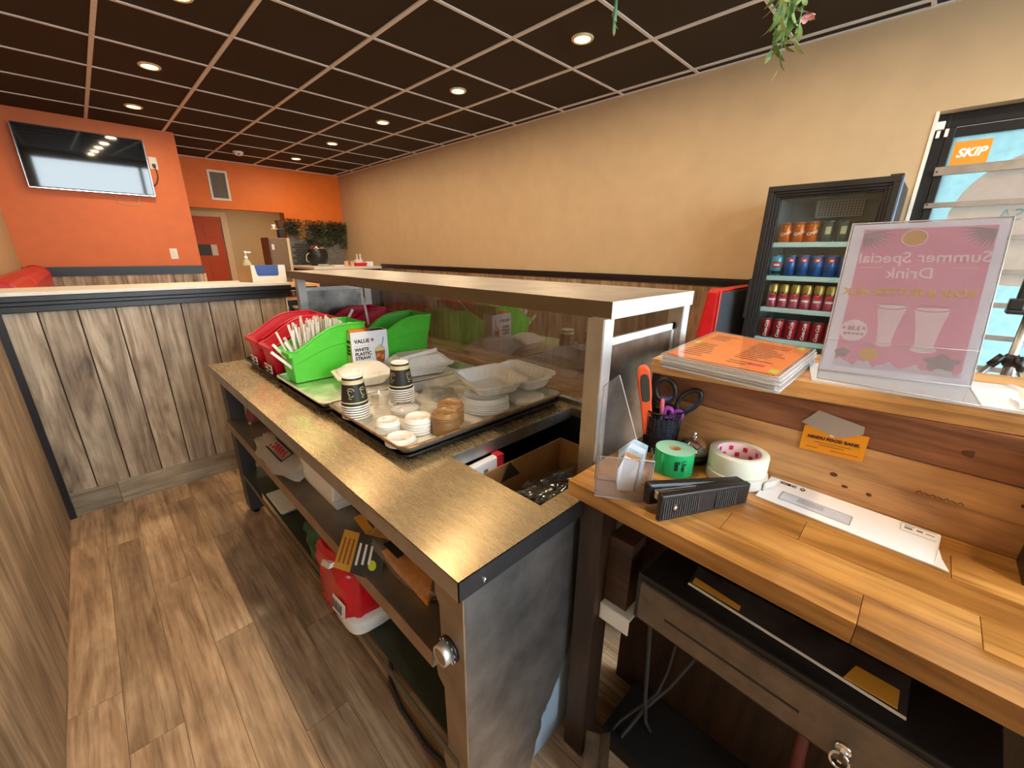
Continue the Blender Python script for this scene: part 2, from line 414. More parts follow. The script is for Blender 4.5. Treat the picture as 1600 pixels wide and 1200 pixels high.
# ceiling: tiles in a T-bar grid
ce = struct('ceiling', B(XL-.2, 4.9, YF-.2, 11.2, CEIL+.02, CEIL+.08), tilebrown)
xs = [XL+.01]+GX+[XR-.01]; xs = [x for x in xs if XL <= x <= XR]
ys = [YF]+GY+[Y2]
bart = .0125
tile_cache = {}
for i in range(len(xs)-1):
    for j in range(len(ys)-1):
        x0, x1, y0, y1 = xs[i], xs[i+1], ys[j], ys[j+1]
        if y1 < -.1 or (x1 <= X12+.3 and y0 > Y1): continue
        key = (round(x1-x0, 3), round(y1-y0, 3))
        if key not in tile_cache:
            w, h = (x1-x0)/2-.004, (y1-y0)/2-.004
            tile_cache[key] = B(-w, w, -h, h, 0, .012).mesh('tile')
        put('tile', tile_cache[key], tilebrown, ce, loc=((x0+x1)/2, (y0+y1)/2, CEIL+.004))
for x in GX:
    ye = Y1 if x < X12 else Y2
    obj('grid_runner', B(x-bart, x+bart, -.2, ye, CEIL-.004, CEIL+.004), gridcol, ce)
for y in GY:
    if y > -.2: obj('grid_crossbar', B(XL if y < Y1 else X12, XR, y-bart*.8, y+bart*.8, CEIL-.003, CEIL+.003), gridcol, ce)
obj('grid_edge', B(XR-.018, XR, -.2, Y2, CEIL-.005, CEIL+.003), gridcol, ce)
obj('grid_edge', B(X12, XR, Y2-.012, Y2, CEIL-.004, CEIL+.003), gridcol, ce)
# walls
DY0, DY1, DZ = .203, -.76, 2.03
wr = MB().box(XR, XR+.16, DY0, 11.2, 0, CEIL+.02).box(XR, XR+.16, DY1, DY0, DZ, CEIL+.02).box(XR, XR+.16, YF-.16, DY1, 0, CEIL+.02)
wall_right = struct('wall_right', wr, beige)
def wplanks(parent, m, n0, n1, pitch, fn, g=.0016, mesh_name='plank'):
    k = n0
    while k < n1-.01:
        e = min(k+pitch, n1); obj(mesh_name, fn(k+g, e-g), m, parent); k = e
wplanks(wall_right, browncoat, .86, 6.41, .127, lambda a, b: B(XR-.012, XR, a, b, .1, 1.06))
tr = struct('trim_1', MB().box(XR-.035, XR, .2, 6.42, 1.083, 1.107).box(XR-.026, XR, .2, 6.42, 1.066, 1.083).box(XR-.018, XR, .2, 6.42, 1.045, 1.066), black)
wl = MB().box(XL-.16, XL, YF-.16, 11.2, 0, CEIL+.02)
wall_left = struct('wall_left', wl, beige)
struct('wall_rear_orange', B(XL, X12, Y1, Y1+.12, 0, CEIL+.02), orange)
struct('wall_corridor_side', B(X12-.12, X12, Y1+.12, 11.0, 0, CEIL+.02), orange)
wo = bpy.data.objects['wall_rear_orange']
wplanks(wo, wallplank, XL, X12-.01, .127, lambda a, b: B(a, b, Y1-.012, Y1, .1, 1.02))
struct('trim_2', MB().box(XL, X12+.012, Y1-.04, Y1, 1.085, 1.115).box(XL, X12+.006, Y1-.028, Y1, 1.055, 1.085).box(XL, X12+.003, Y1-.02, Y1, 1.02, 1.055), black)
struct('trim_3', B(X12-.002, X12+.02, Y1-.014, Y1+.11, 0, 1.02), cream)
OX0, OX1, OZ = 1.06, 2.54, 1.885
deeporange = plain('deep_orange_paint', S(226, 112, 14), .55, 0, .05, 8, bmp=.02)
struct('wall_back', MB().box(OX1, XR, Y2, Y2+.13, 0, CEIL+.02).box(OX0, OX1, Y2, Y2+.13, OZ, CEIL+.02), deeporange)
# front wall with the shop window behind the camera
WX0, WX1, WZ0, WZ1 = -.30, 3.3, .80, 2.45
struct('wall_front', MB().box(XL, WX0, YF-.16, YF, 0, CEIL+.02).box(WX1, XR, YF-.16, YF, 0, CEIL+.02).box(WX0, WX1, YF-.16, YF, 0, WZ0).box(WX0, WX1, YF-.16, YF, WZ1, CEIL+.02), beige)
w1 = struct('window_1', MB().box(WX0, WX1, YF-.12, YF-.05, WZ0, WZ0+.05).box(WX0, WX1, YF-.12, YF-.05, WZ1-.05, WZ1).box(WX0, WX0+.05, YF-.12, YF-.05, WZ0, WZ1).box(WX1-.05, WX1, YF-.12, YF-.05, WZ0, WZ1).box(1.52, 1.58, YF-.12, YF-.05, WZ0, WZ1), blackmetal)
obj('pane', B(WX0+.05, 1.52, YF-.09, YF-.085, WZ0+.05, WZ1-.05), glassclear, w1)
obj('pane', B(1.58, WX1-.05, YF-.09, YF-.085, WZ0+.05, WZ1-.05), glassclear, w1)
struct('pavement_outside', MB().box(-8, 12, -14, YF-.2, -.2, -.12).box(XR+.3, 14, -14, 14, -.22, -.13), plain('grey_paving', S(150, 150, 146), .8, 0, .1, 3))
# corridor behind the opening
ck = struct('wall_corridor', MB().box(X12, 5.0, 11.0, 11.15, 0, CEIL+.02), cream)
d2 = struct('door_2', MB().box(1.60, 2.30, 10.965, 11.0, 0, 1.96), orangedoor)
for z0, z1 in ((.16, .62), (.72, 1.12), (1.56, 1.86)):
    obj('door_panel', B(1.98, 2.2, 10.955, 10.965, z0, z1), orangedoor, d2, bevel=.004)
gp = obj('glazing', B(1.74, 2.05, 10.957, 10.965, 1.2, 1.42), greyplastic, d2)
obj('notice', B(2.05, 2.16, 10.955, 10.965, 1.2, 1.42), white, d2)
struct('trim_4', MB().box(2.32, 2.43, 10.93, 11.0, 0, 1.97).box(1.5, 2.43, 10.93, 11.0, 1.97, 2.07), plain('pale_cream_trim', S(240, 226, 196), .5, 0, .04))
lamp_light(3.0, 9.3, 2.4, 26, (1, .74, .42), size=.3)  # unseen light added to brighten the corridor, no fixture modelled
mk = thing('restroom_symbol', 'small dark standing-figure symbol on the corridor wall beside the orange door', 'sign', (3.42, 10.99, 1.21))
obj('figure_head', MB().lathe([(.001, -.028), (.028, 0), (.001, .028)], (0, -.006, .2), 10), blackplastic, mk)
obj('figure_body', MB().box(-.05, .05, -.012, 0, .03, .16).box(-.05, -.012, -.012, 0, -.1, .03).box(.012, .05, -.012, 0, -.1, .03).box(-.075, -.052, -.012, 0, .05, .15), blackplastic, mk)
# partition with planks, base and counter cap
YP, PX = 2.786, .852
wp = struct('wall_partition', B(XL, PX, YP+.012, YP+.12, 0, 1.02), plain('brown_board_core', S(70, 52, 38), .7))
pe = [-.312, -.184, -.057, .077, .204, .332, .457, .581, .707, PX]
for a, b in zip(pe, pe[1:]): obj('plank', B(a+.003, b-.003, YP, YP+.012, .125, 1.02), wallplank, wp)
obj('edge_strip', B(PX, PX+.008, YP-.002, YP+.12, 0, 1.02), whitepaint, wp)
bb = struct('baseboard_back', B(-.312, -.112, YP-.008, YP+.012, 0, .125), baseplank)
obj('board', B(-.110, PX, YP-.008, YP+.012, 0, .125), baseplank, bb)
tc = struct('trim_5', MB().box(XL, PX+.03, YP-.045, YP+.012, 1.062, 1.088).box(XL, PX+.022, YP-.034, YP+.012, 1.044, 1.062).box(XL, PX+.012, YP-.022, YP+.012, 1.015, 1.044), black, bevel=.003)
capo = struct('trim_6', B(XL, PX+.02, YP-.05, YP+.30, 1.088, 1.104), whitepaint, bevel=.002)
# wood-clad low wall on the left
lw = struct('wall_left_low', B(XL, -.324, YF, YP-.001, 0, 1.1), browncoat)
wplanks(lw, wood('brown_grey_laminate', [S(116, 94, 72), S(168, 142, 114), S(198, 174, 144)], 'Z', .5, 1, .1, 1.2, .05), .7, YP-.03, .127*2.2, lambda a, b: B(-.324, -.312, a, b, 0, 1.09))
struct('trim_7', MB().box(-.324, -.288, YP-.03, YP-.001, 0, 1.02), black, bevel=.002)
# ---------------------------------------------------------------- door to the street, in the right wall
dr = struct('door_1', MB().box(3.60, 3.66, .14, DY0, 0, DZ).box(3.60, 3.66, DY1, DY1+.06, 0, DZ).box(3.60, 3.66, DY1+.06, .14, 1.957, DZ), blackmetal, bevel=.003)
obj('door_leaf', MB().box(3.592, 3.64, .105, .1393, .02, 1.9565).box(3.645, 3.66, .12, .15, .02, 1.953).box(3.592, 3.64, DY1+.065, DY1+.11, .02, 1.953).box(3.592, 3.64, DY1+.11, .105, 1.907, 1.953).box(3.592, 3.64, DY1+.11, .105, .02, .25), blackmetal, dr, bevel=.003)
obj('glazing', B(3.612, 3.618, DY1+.11, .105, .25, 1.907), filmdoor, dr)
for k in range(9):
    z = 1.543-.178*(k-1) if k else 1.713
    bo = obj('security_bar', B(3.572, 3.582, DY1+.09, .143, z, z+.046-.018*(k > 0)), steelshelf, dr, bevel=.002)
    for yy in (.132,): obj('screw', MB().cyl((3.572, yy, z+.02), .005, .003, 10, (-1, 0, 0)), blackplastic, bo)
st = thing('window_sticker', 'square orange sticker with white slanted lettering in the top corner of the door glass', 'sticker', (3.611, 0, 0))
obj('sticker_sheet', B(-.002, 0, -.05, .093, 1.765, 1.882), skiporange, st)
text('SKIP', .058, (-.003, .022, 1.822), (0, -1, 0), (0, 0, 1), inkwhite, st, shear=.25, bold=.0022)
dc = thing('window_decal', 'large round pale pink decal with mirrored letters on the door glass', 'decal', (3.6105, 0, 0))
cy, cz_, cr = -.31, 1.47, .345
obj('decal_disc', MB().prism([(0, a, b) for a, b in arcpts(cy, cz_, cr, 0, 2*PI-.1, 40)], (-.001, 0, 0)), filmpink, dc)
text('SA', .085, (-.0025, -.205, 1.49), (0, 1, 0), (0, 0, 1), filmtext, dc, name='lettering')
s1 = thing('door_contact_sensor', 'small white alarm contact at the top corner of the street door frame', 'sensor', (3.59, .178, 1.945))
obj('housing', MB().box(-.02, .01, -.022, .02, .005, .045), white, s1, bevel=.003)
obj('housing', MB().box(-.015, .008, -.012, .003, -.035, 0), white, s1, bevel=.002)
obj('magnet', MB().box(-.015, .002, -.045, -.03, -.035, .005), white, s1, bevel=.002)
obj('wire', MB().tube([(0, .018, .02), (0, .022, -.01), (0, .014, -.03), (0, .02, -.05)], .0025, 6), white, s1)
struct('lit_return_strip', B(3.512, 3.60, .190, .2035, 0, DZ), whitepaint)  # added white strip stands in for light on the wall return
# ---------------------------------------------------------------- recessed downlights
for i, (x, y) in enumerate(LAMPS):
    near = 'by the beige wall' if x > 2 else 'by the television wall side'
    if x > 2: lab = 'warm recessed downlight in the row along the beige wall, ' + ORD[7-i] + ' from the far orange wall'
    else: lab = 'warm recessed downlight in the row leading to the television wall, ' + ORD[13-i] + ' from that wall'
    t = thing('recessed_light', lab, 'ceiling light', (x, y, CEIL), 0, 'recessed downlights in the brown ceiling')
    if i == 0:
        ring_me = MB().lathe([(.047, .003), (.05, -.006), (.062, -.008), (.068, -.002), (.068, .003)], (0, 0, 0), 24, cap=False).mesh('trim_ring')
        lens_me = MB().lathe([(.001, -.005), (.05, -.004), (.05, .002)], (0, 0, 0), 24).mesh('diffuser')
    put('trim_ring', ring_me, cream, t); put('diffuser', lens_me, lampglow, t)
    lamp_light(0, 0, -.012, parent=t)
# ================================================================== STEAM TABLE
X0, XB, YA, YB, ZT = .319, 1.215, .4257, 2.29, .775
st = thing('steam_table', 'long stainless steel serving table with open shelves and a glass sneeze guard', 'serving table')
ap = .043
top = MB()
hy = [(.473, .783), (.845, 1.235), (1.30, 1.70)]; HX0, HX1 = .575, 1.10
top.box(X0, HX0, YA, YB, ZT-.003, ZT).box(HX1, XB, YA, YB, ZT-.003, ZT)
e = YA
for a, b in hy: top.box(HX0, HX1, e, a, ZT-.003, ZT); e = b
top.box(HX0, HX1, e, YB, ZT-.003, ZT)
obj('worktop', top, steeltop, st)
obj('front_apron', B(X0, X0+.002, YA, YB, ZT-ap, ZT-.0002), steelside, st)
ea = obj('end_apron', B(X0, XB, YA, YA+.002, ZT-ap, ZT-.0002), darksteel, st)
obj('screw', MB().lathe([(.0055, 0), (.004, .003), (.001, .004)], (.375, YA, ZT-.03), 10, axis=(0, -1, 0)), chrome, ea)
obj('far_apron', B(X0, XB, YB-.002, YB, ZT-ap, ZT-.0002), steelside, st)
# pit walls and rim lips of the wells
pit = MB().box(HX0-.012, HX0-.01, YA+.03, YB-.03, .55, ZT-.003).box(HX1+.01, HX1+.012, YA+.03, YB-.03, .55, ZT-.003).box(HX0-.01, HX1+.01, YA+.03, YB-.03, .545, .55)
pit.box(HX0-.01, HX1+.01, YA+.03, YA+.032, .55, ZT-.003).box(HX0-.01, HX1+.01, 1.26, 1.262, .55, ZT-.003)
obj('well_box', pit, darksteel, st)
lips = MB()
for a, b in hy: lips.box(HX0, HX1, b-.0015, b, ZT-.04, ZT-.0031).box(HX1-.0015, HX1, a, b, ZT-.03, ZT-.0031)
obj('well_lip', lips, galv, st)
# shelves on the staff side
sh = obj('shelf', MB().box(.33, .56, .535, 2.2, .521, .525), steelshelf, st)
obj('shelf_lip', B(.328, .331, .532, 2.2, .483, .526), plain('tan_worn_steel', S(160, 136, 112), .45, .6, .2, 14), sh)
obj('shelf_end', B(.33, .40, .532, .534, .483, .526), tanplate, sh)
s2 = obj('shelf', B(.36, 1.1, .48, 2.2, .236, .242), plain('dark_green_painted_steel', S(62, 70, 60), .5, .2, .1), st)
obj('shelf_lip', B(.343, .347, .48, 2.16, .222, .243), plain('olive_worn_steel', S(106, 102, 86), .5, .4, .15), s2)
obj('back_panel', B(1.17, 1.175, YA+.02, YB-.02, .04, ZT-.003), darksteel, st)
obj('inner_panel', B(.60, .605, .5, 2.2, .25, .545), darksteel, st)
# end plates and legs
cp = []
prof = [(.45, .0), (.45, .735), (.53, .735), (.535, .70), (.534, .66), (.522, .64), (.522, .53), (.534, .51)]
prof += [(.534+.010*math.sin(t), .47+.035*math.cos(t)) for t in [PI*k/8 for k in range(1, 8)]]
prof += [(.520, .425), (.517, .25)] + [(.520+.016*math.sin(PI*k/8), .20+.045*math.cos(PI*k/8)) for k in range(9)] + [(.515, .14), (.512, 0)]
obj('corner_plate', MB().prism([(.345, a, b) for a, b in prof], (.004, 0, 0)), tanplate, st)
ep = [(.349, 0), (.349, .732), (.70, .732), (.718, .70), (.724, .55), (.712, .50), (.714, .46), (.698, .41), (.694, .37), (.682, .335), (.684, .30), (.660, .27), (.648, .235), (.634, .225), (.616, .19), (.598, .178), (.582, .155), (.585, .12), (.566, .09), (.560, .05), (.545, .0)]
obj('end_panel', MB().prism([(a, .452, b) for a, b in ep], (0, -.003, 0)), galv, st)
wb = obj('end_backing', B(.50, .76, .462, .468, 0, .70), paper('pale_blue_backing', S(176, 196, 214), .2, 0), st)
obj('blue_line', MB().prism([(.61, .4612, .135), (.66, .4612, .255), (.663, .4612, .255), (.613, .4612, .133)], (0, .0004, 0)), inkblue, wb)
obj('leg', B(.345, .405, 2.17, 2.26, 0.03, .735), greyplastic, st)
obj('leg', B(1.1, 1.15, 2.17, 2.26, 0.0, .735), darksteel, st)
obj('foot', MB().cyl((.375, 2.21, 0), .018, .03, 12), blackplastic, st)
obj('leg', B(1.1, 1.15, .46, .51, 0.0, .735), darksteel, st)
kb = obj('thermostat_knob', MB().lathe([(.027, 0), (.027, .006), (.024, .008)], (.345, .492, .556), 28, axis=(-1, 0, 0)), blackplastic, st)
obj('knob_face', MB().lathe([(.0165, .0249), (.001, .0249)], (.345, .492, .556), 24, axis=(-1, 0, 0), cap=False), tanplate, kb)
obj('knob_dial', MB().lathe([(.021, .008), (.0205, .026), (.0185, .027), (.0165, .0245), (.001, .0240)], (.345, .492, .556), 24, axis=(-1, 0, 0)), palegalv, kb)
dm = MB()
for k in range(11):
    a = 2*PI*k/11; c = Vector((.345-.0085, .492+.0245*math.cos(a), .556+.0245*math.sin(a))); dm.box(c.x-.0006, c.x, c.y-.0015, c.y+.0015, c.z-.0022, c.z+.0022)
obj('dial_mark', dm, inkwhite, kb)
# guard: four posts, shelf, glass, end panels
gz0, gz1 = 1.149, 1.185
GX0, GX1_, GYA, GYB = .745, 1.15, .4457, 2.36
for (x, y, m) in ((.72, .447, steelside), (1.10, .447, steelside), (.75, 2.235, steelside), (1.10, 2.235, steelside)):
    p = obj('post', B(x, x+.038, y, y+.038, ZT, gz0+.002), m, st)
    if y < 1: obj('post_face', B(x+.004, x+.0385, y-.001, y, ZT+.05, gz0), palegalv, p)
gs = obj('guard_shelf', B(GX0, GX1_, GYA, GYB, gz1-.003, gz1), steelside, st)
obj('shelf_front', B(GX0-.001, GX0+.002, GYA, GYB, gz0, gz1-.0005), plain('warm_steel_edge', S(108, 92, 70), .4, .7, .08, 6), gs)
obj('shelf_end', B(GX0, GX1_, GYA-.001, GYA+.002, gz0, gz1-.0005), palegalv, gs)
obj('shelf_back', B(GX1_-.002, GX1_, GYA, GYB, gz0, gz1-.0005), steelside, gs)
obj('glass', B(1.139, 1.144, .49, 2.233, ZT+.004, gz0), glassguard, st)
obj('glass_channel', B(1.128, 1.152, .485, 2.235, ZT, ZT+.014), galv, st)
for y0, m in ((.462, 'near'), (2.25, 'far')):
    f = obj('end_frame', MB().box(.762, 1.098, y0, y0+.008, gz0-.062, gz0-.045).box(.762, .778, y0, y0+.008, ZT, gz0-.045).box(1.083, 1.098, y0, y0+.008, ZT, gz0-.045), palegalv, st)
    obj('end_sheet', B(.778, 1.083, y0+.003, y0+.006, ZT, gz0-.06), steel('worn_end_sheet_'+m, (.30, .28, .26), .35, 0, (0, 0, 1), 5, .5), f)
# armoured cable on the floor
hose = MB(); pts = []
P = [(.46, 1.0, .03), (.43, .95, .008), (.401, .90, .008), (.385, .81, .008), (.381, .68, .008), (.395, .60, .008), (.43, .52, .008), (.46, .49, .03)]
for i in range(len(P)-1):
    for k in range(14):
        t = k/14; pts.append(tuple(P[i][j]*(1-t)+P[i+1][j]*t for j in range(3)))
rr = [.0062+.0014*(k % 2) for k in range(len(pts))]
tag(obj('armoured_cable', hose.tube(pts, rr, 8), greyplastic), 'dark ribbed armoured cable snaking over the floor beneath the serving table', 'cable')
# ---------------------------------------------------------------- sheet pans
def pan(x0, x1, y0, y1, z, label, mbody, mrim, h=.026, group='sheet pans on the serving table'):
    cx, cy = (x0+x1)/2, (y0+y1)/2; hx, hy2 = (x1-x0)/2, (y1-y0)/2
    t = thing('sheet_pan', label, 'tray', (cx, cy, z), 0, group)
    def ring(ix, r, zz):
        o = []
        for (sx, sy, a0) in ((1, 1, 0), (-1, 1, PI/2), (-1, -1, PI), (1, -1, 1.5*PI)):
            for k in range(5):
                a = a0+PI/2*k/4; o.append((sx*(hx-ix-r)+r*math.cos(a), sy*(hy2-ix-r)+r*math.sin(a), zz))
        return o
    rs = [ring(.022, .02, 0), ring(.006, .028, h-.004), ring(.0055, .028, h)]
    m = MB(); n = 20; m.add([p for r in rs for p in r], [tuple(range(n))]+[(a*n+i, a*n+(i+1) % n, (a+1)*n+(i+1) % n, (a+1)*n+i) for a in range(2) for i in range(n)])
    obj('pan_body', m, mbody, t, solid=.0016)
    obj('rolled_rim', MB().tube(ring(.003, .031, h-.001), .0035, 8, True), mrim, t)
    return t
pan(.457, 1.105, .815, 1.268, ZT+.001, 'blackened empty pan nested beneath the pan of cups and lids', darkpan, darkpan, .021)
pan(.455, 1.102, .812, 1.266, ZT+.020, 'aluminium pan with a burnt rim holding cups lids and white containers', pansteel, panrim)
pan(.447, 1.10, 1.276, 1.736, ZT+.001, 'blackened pan nested under the pan in front of the lime bins', darkpan, darkpan, .020)
pan(.445, 1.098, 1.272, 1.732, ZT+.018, 'aluminium pan carrying lime green bins and closed clamshell boxes', pansteel, pansteel)
pan(.447, 1.10, 1.742, 2.20, ZT+.003, 'dark pan under the red bins at the far end of the serving table', darkpan, darkpan)
ZP = ZT+.0215   # floor of the near pan
# ---------------------------------------------------------------- cups
def cup_parts(t, rb=.0285, rt=.040, h=.092):
    """upside-down cup: mouth down at z 0"""
    rad = lambda z: rt+(rb-rt)*z/h
    m = MB().lathe([(rt-.002, .003), (rt+.0018, 0), (rt+.0018, .0036), (rad(.0045), .0045), (rb, h-.001), (rb-.0015, h), (rb-.003, h-.004), (.001, h-.005)], (0, 0, 0), 28, cap=False)
    return m, rad
def cup_stack(x, y, z0, n, side, dz=.0076):
    mdl = None; cm, rad = cup_parts(None); h = .092
    band_me = MB().lathe([(rad(z)+.0006, z) for z in (.0046, .03)], (0, 0, 0), 28, cap=False).mesh('printed_sleeve')
    for k in range(n):
        topm = k == n-1
        where = 'uppermost' if topm else ORD[k+1]+' from the bottom'
        lab = ('black and cream paper cup upside down on top of the %s stack' if topm else 'nested white-rimmed paper cup, '+where+' in the %s stack') % side
        t = thing('paper_cup', lab, 'cup', (x, y, z0+k*dz), 0, 'stacks of upturned paper cups')
        if mdl is None: mdl = cm.mesh('cup_body')
        put('cup_body', mdl, whitecup, t)
        if not topm: put('printed_sleeve', band_me, sleeve, t)
        if topm:
            e = .0006
            obj('printed_sleeve', MB().lathe([(rad(z)+e, z) for z in (.0046, .04, .070)], (0, 0, 0), 28, cap=False), sleeve, t)
            obj('cream_band', MB().lathe([(rad(z)+e, z) for z in (.0705, .0815)], (0, 0, 0), 28, cap=False), creamband, t)
            obj('top_band', MB().lathe([(rad(z)+e, z) for z in (.082, .0885)], (0, 0, 0), 28, cap=False), sleeve, t)
            obj('cream_band', MB().lathe([(rad(z)+2*e, z) for z in (.0125, .0165)], (0, 0, 0), 28, cap=False), creamband, t)
            obj('inner_recess', MB().lathe([(rad(h)-.003, h-.0045), (.001, h-.0044)], (0, 0, 0), 24, cap=False), whitecup, t)
            # swirl print facing the camera
            for ang in ((-2.25, -1.2) if side == 'front' else (-2.9, -1.25)):
                sw = MB()
                for (cx, cz2, r, a0, a1, wd) in ((0, .050, .0105, .1, 2.9, .0017), (-.002, .047, .0065, .4, 4.6, .0016), (.001, .041, .0075, 2.9, 6.0, .0016), (0, .036, .009, 3.6, 4.9, .0015)):
                    o1 = arcpts(cx, cz2, r, a0, a1, 12); o2 = arcpts(cx, cz2, r-wd, a0, a1, 12)
                    for i in range(12):
                        sw.add([(o1[i][0], o1[i][1], 0), (o1[i+1][0], o1[i+1][1], 0), (o2[i+1][0], o2[i+1][1], 0), (o2[i][0], o2[i][1], 0)], [(0, 1, 2, 3)])
                out = []
                for a, b, c in sw.v:
                    q = rad(b)+.0013; th = ang+a/q; out.append((q*math.cos(th), q*math.sin(th), b))
                sw.v = out; obj('swirl_print', sw, creamband, t)
cup_stack(.507, 1.165, ZP, 6, 'front')
cup_stack(.682, 1.187, ZP, 7, 'rear')
# ---------------------------------------------------------------- lids
def lid_mesh(r, dome=True, h=.013):
    if dome:
        p = [(r-.002, .0005), (r, 0), (r+.0012, .002), (r+.0006, .0042), (r-.0035, .0046), (r-.0050, h), (r-.0065, h+.0012), (r-.009, h+.0005), (r-.010, h-.003), (.001, h-.003)]
    else: p = [(r-.001, 0), (r, .001), (r, .004), (r-.004, .005), (r-.006, .008), (.001, .008)]
    return MB().lathe(p, (0, 0, 0), 28, cap=False)
def lid_stack(x, y, r, n, dz, m, what, group, tilt=0, dome=True, h=.013, tab=True):
    me = lid_mesh(r, dome, h).mesh('lid_body')
    tm = MB().box(-.006, .006, -r+.010, -r+.028, h-.003, h+.0005).mesh('sip_tab') if tab else None
    for k in range(n):
        lab = ('%s, top of its pile' if k == n-1 else '%s, '+ORD[k+1]+' up in its pile') % what
        t = thing('cup_lid', lab, 'lid', (x+tilt*k*.002, y+random.uniform(-.001, .001), ZP+k*dz), random.uniform(0, 6), group)
        put('lid_body', me, m, t)
        if tm and k == n-1: put('sip_tab', tm, m, t)
GL = 'white coffee cup lids on the near pan'
lid_stack(.522, .998, .036, 4, .0062, white, 'white cup lid in the pile nearest the front cups', GL)
lid_stack(.580, .938, .041, 5, .0075, white, 'white cup lid in the tall heap beside the brown lids', GL, .6)
lid_stack(.503, .900, .040, 2, .0065, white, 'white cup lid in the low pile at the near corner', GL)
lid_stack(.632, 1.088, .045, 3, .006, clear('milky_lid', (.95, .95, .95), 1, 1.45, .1, .45, (.9, .9, .9)), 'milky flat lid lying behind the white lids', 'milky lids on the near pan', 0, False)
GB = 'stacked brown coffee lids'
lid_stack(.636, .880, .0385, 10, .0052, browncap, 'brown coffee lid in the front brown stack', GB)
lid_stack(.690, .926, .0385, 10, .0054, browncap, 'brown coffee lid in the stack behind the front brown one', GB)
lid_stack(.845, .945, .078, 5, .0075, white, 'large white bowl lid beneath the open clamshell', 'large white bowl lids', 0, True, .016, False)
# octagonal flat lids at the right of the bowl lids
for k in range(2):
    m = MB(); n = 8
    t = thing('flat_lid', 'white eight-sided flat lid %s beside the bowl lids' % ('lying lower' if k == 0 else 'lying on another'), 'lid', (.995, .905, ZP+.008*k), .3, 'flat eight-sided lids')
    obj('lid_body', MB().lathe([(.068, 0), (.07, .002), (.07, .004), (.060, .010), (.056, .012), (.001, .011)], (0, 0, 0), 8, smooth=False), white, t)
# clear plastic portion cups
ccm = MB().lathe([(.022, 0), (.031, .036), (.033, .037), (.033, .0385), (.030, .0375), (.0205, .002), (.001, .002)], (0, 0, 0), 20, cap=False).mesh('cup_wall')
for i, (x, y, z) in enumerate(((.603, 1.185, 0), (.588, 1.225, 0), (.603, 1.185, .008))):
    put('portion_cup', ccm, clearcup, loc=(x, y, ZP+z)); o = C.objects[-1]
    tag(o, ['clear plastic portion cup, lower one beside the front cup stack', 'clear plastic portion cup behind the nested pair near the pan edge', 'clear plastic portion cup nested in another by the front cup stack'][i], 'cup', 'clear portion cups')
clm = MB().lathe([(.045, 0), (.046, .003), (.042, .004), (.040, .014), (.020, .018), (.001, .018)], (0, 0, 0), 22, cap=False).mesh('dome')
for i, (x, y, z) in enumerate(((.755, 1.135, 0), (.83, 1.16, 0), (.80, 1.10, .0), (.79, 1.15, .012), (.88, 1.15, .006))):
    put('dome_cover', clm, clearcup, loc=(x, y, ZP+z)); o = C.objects[-1]
    tag(o, 'clear domed lid among the loose ones by the rear cup stack, %s' % ['leftmost', 'middle one', 'closest to brown lids', 'resting on top', 'closest to the glass'][i], 'lid', 'loose clear lids')
# ---------------------------------------------------------------- ribbed square containers
def tub(name, label, loc, rz, w, l, h, tiltx=0, tilty=0, closed=False, cat='container', group='white ribbed takeaway containers'):
    t = thing(name, label, cat, loc, rz, group); t.rotation_euler = (tiltx, tilty, rz)
    def rr(ix, z, c=.02, ribs=0):
        o = []
        W, L = w/2-ix, l/2-ix
        cor = [(W, -L+c), (W, L-c), (W-c, L), (-W+c, L), (-W, L-c), (-W, -L+c), (-W+c, -L), (W-c, -L)]
        for i in range(8):
            a, b = cor[i], cor[(i+1) % 8]
            nseg = 14 if i % 2 == 0 else 1
            for k in range(nseg):
                q = k/nseg; x = a[0]+(b[0]-a[0])*q; y = a[1]+(b[1]-a[1])*q
                if ribs and i % 2 == 0 and 0 < k:
                    d = ribs*(1 if k % 2 else -1); nx, ny = ((1, 0), (0, 1), (-1, 0), (0, -1))[i//2]; x += nx*d; y += ny*d
                o.append((x, y, z))
        return o
    m = MB()
    if not closed:
        rings = [rr(.030, 0), rr(.024, .006, ribs=.002), rr(.010, h-.006, ribs=.002), rr(.008, h-.001), rr(0, h), rr(0, h-.003)]
    else:
        rings = [rr(0, -.004), rr(0, 0), rr(.012, .002), rr(.016, .008, ribs=.0022), rr(.034, h-.007, ribs=.0022), rr(.042, h)]
    n = len(rings[0]); fs = [tuple(range(n))] if not closed else [tuple((len(rings)-1)*n+i for i in range(n))]
    m.add([p for r in rings for p in r], fs+[(a*n+i, a*n+(i+1) % n, (a+1)*n+(i+1) % n, (a+1)*n+i) for a in range(len(rings)-1) for i in range(n)])
    if closed:
        obj('lid', m, foam, t, solid=.0012)
        m2 = MB(); R2 = [rr(.034, -.044), rr(.016, -.012, ribs=.0012), rr(.002, -.006), rr(0, -.004)]
        m2.add([p for r in R2 for p in r], [tuple(range(n))]+[(a*n+i, a*n+(i+1) % n, (a+1)*n+(i+1) % n, (a+1)*n+i) for a in range(3) for i in range(n)])
        obj('base', m2, foam, t)
        obj('closing_tab', MB().box(-.03, .03, -l/2-.012, -l/2+.002, -.003, .0), foam, t)
    else:
        obj('container_body', m, foam, t, solid=.0014)
        obj('closing_tab', MB().box(-.025, .025, -l/2-.012, -l/2+.002, h-.003, h-.001), foam, t)
    return t
tub('open_container', 'open ribbed white container lying on the stack of bowl lids', (.905, .985, ZP+.047), -.25, .19, .21, .042, .06, -.03)
tub('open_container', 'open ribbed white container leaning against the glass guard behind the other one', (1.06, .985, ZP+.032), -.1, .145, .25, .046, 0, -.10)
tub('clamshell_box', 'closed white foam clamshell box behind the front cup stack', (.685, 1.465, ZP+.046), -.22, .215, .165, .028, closed=True, group='closed clamshell boxes')
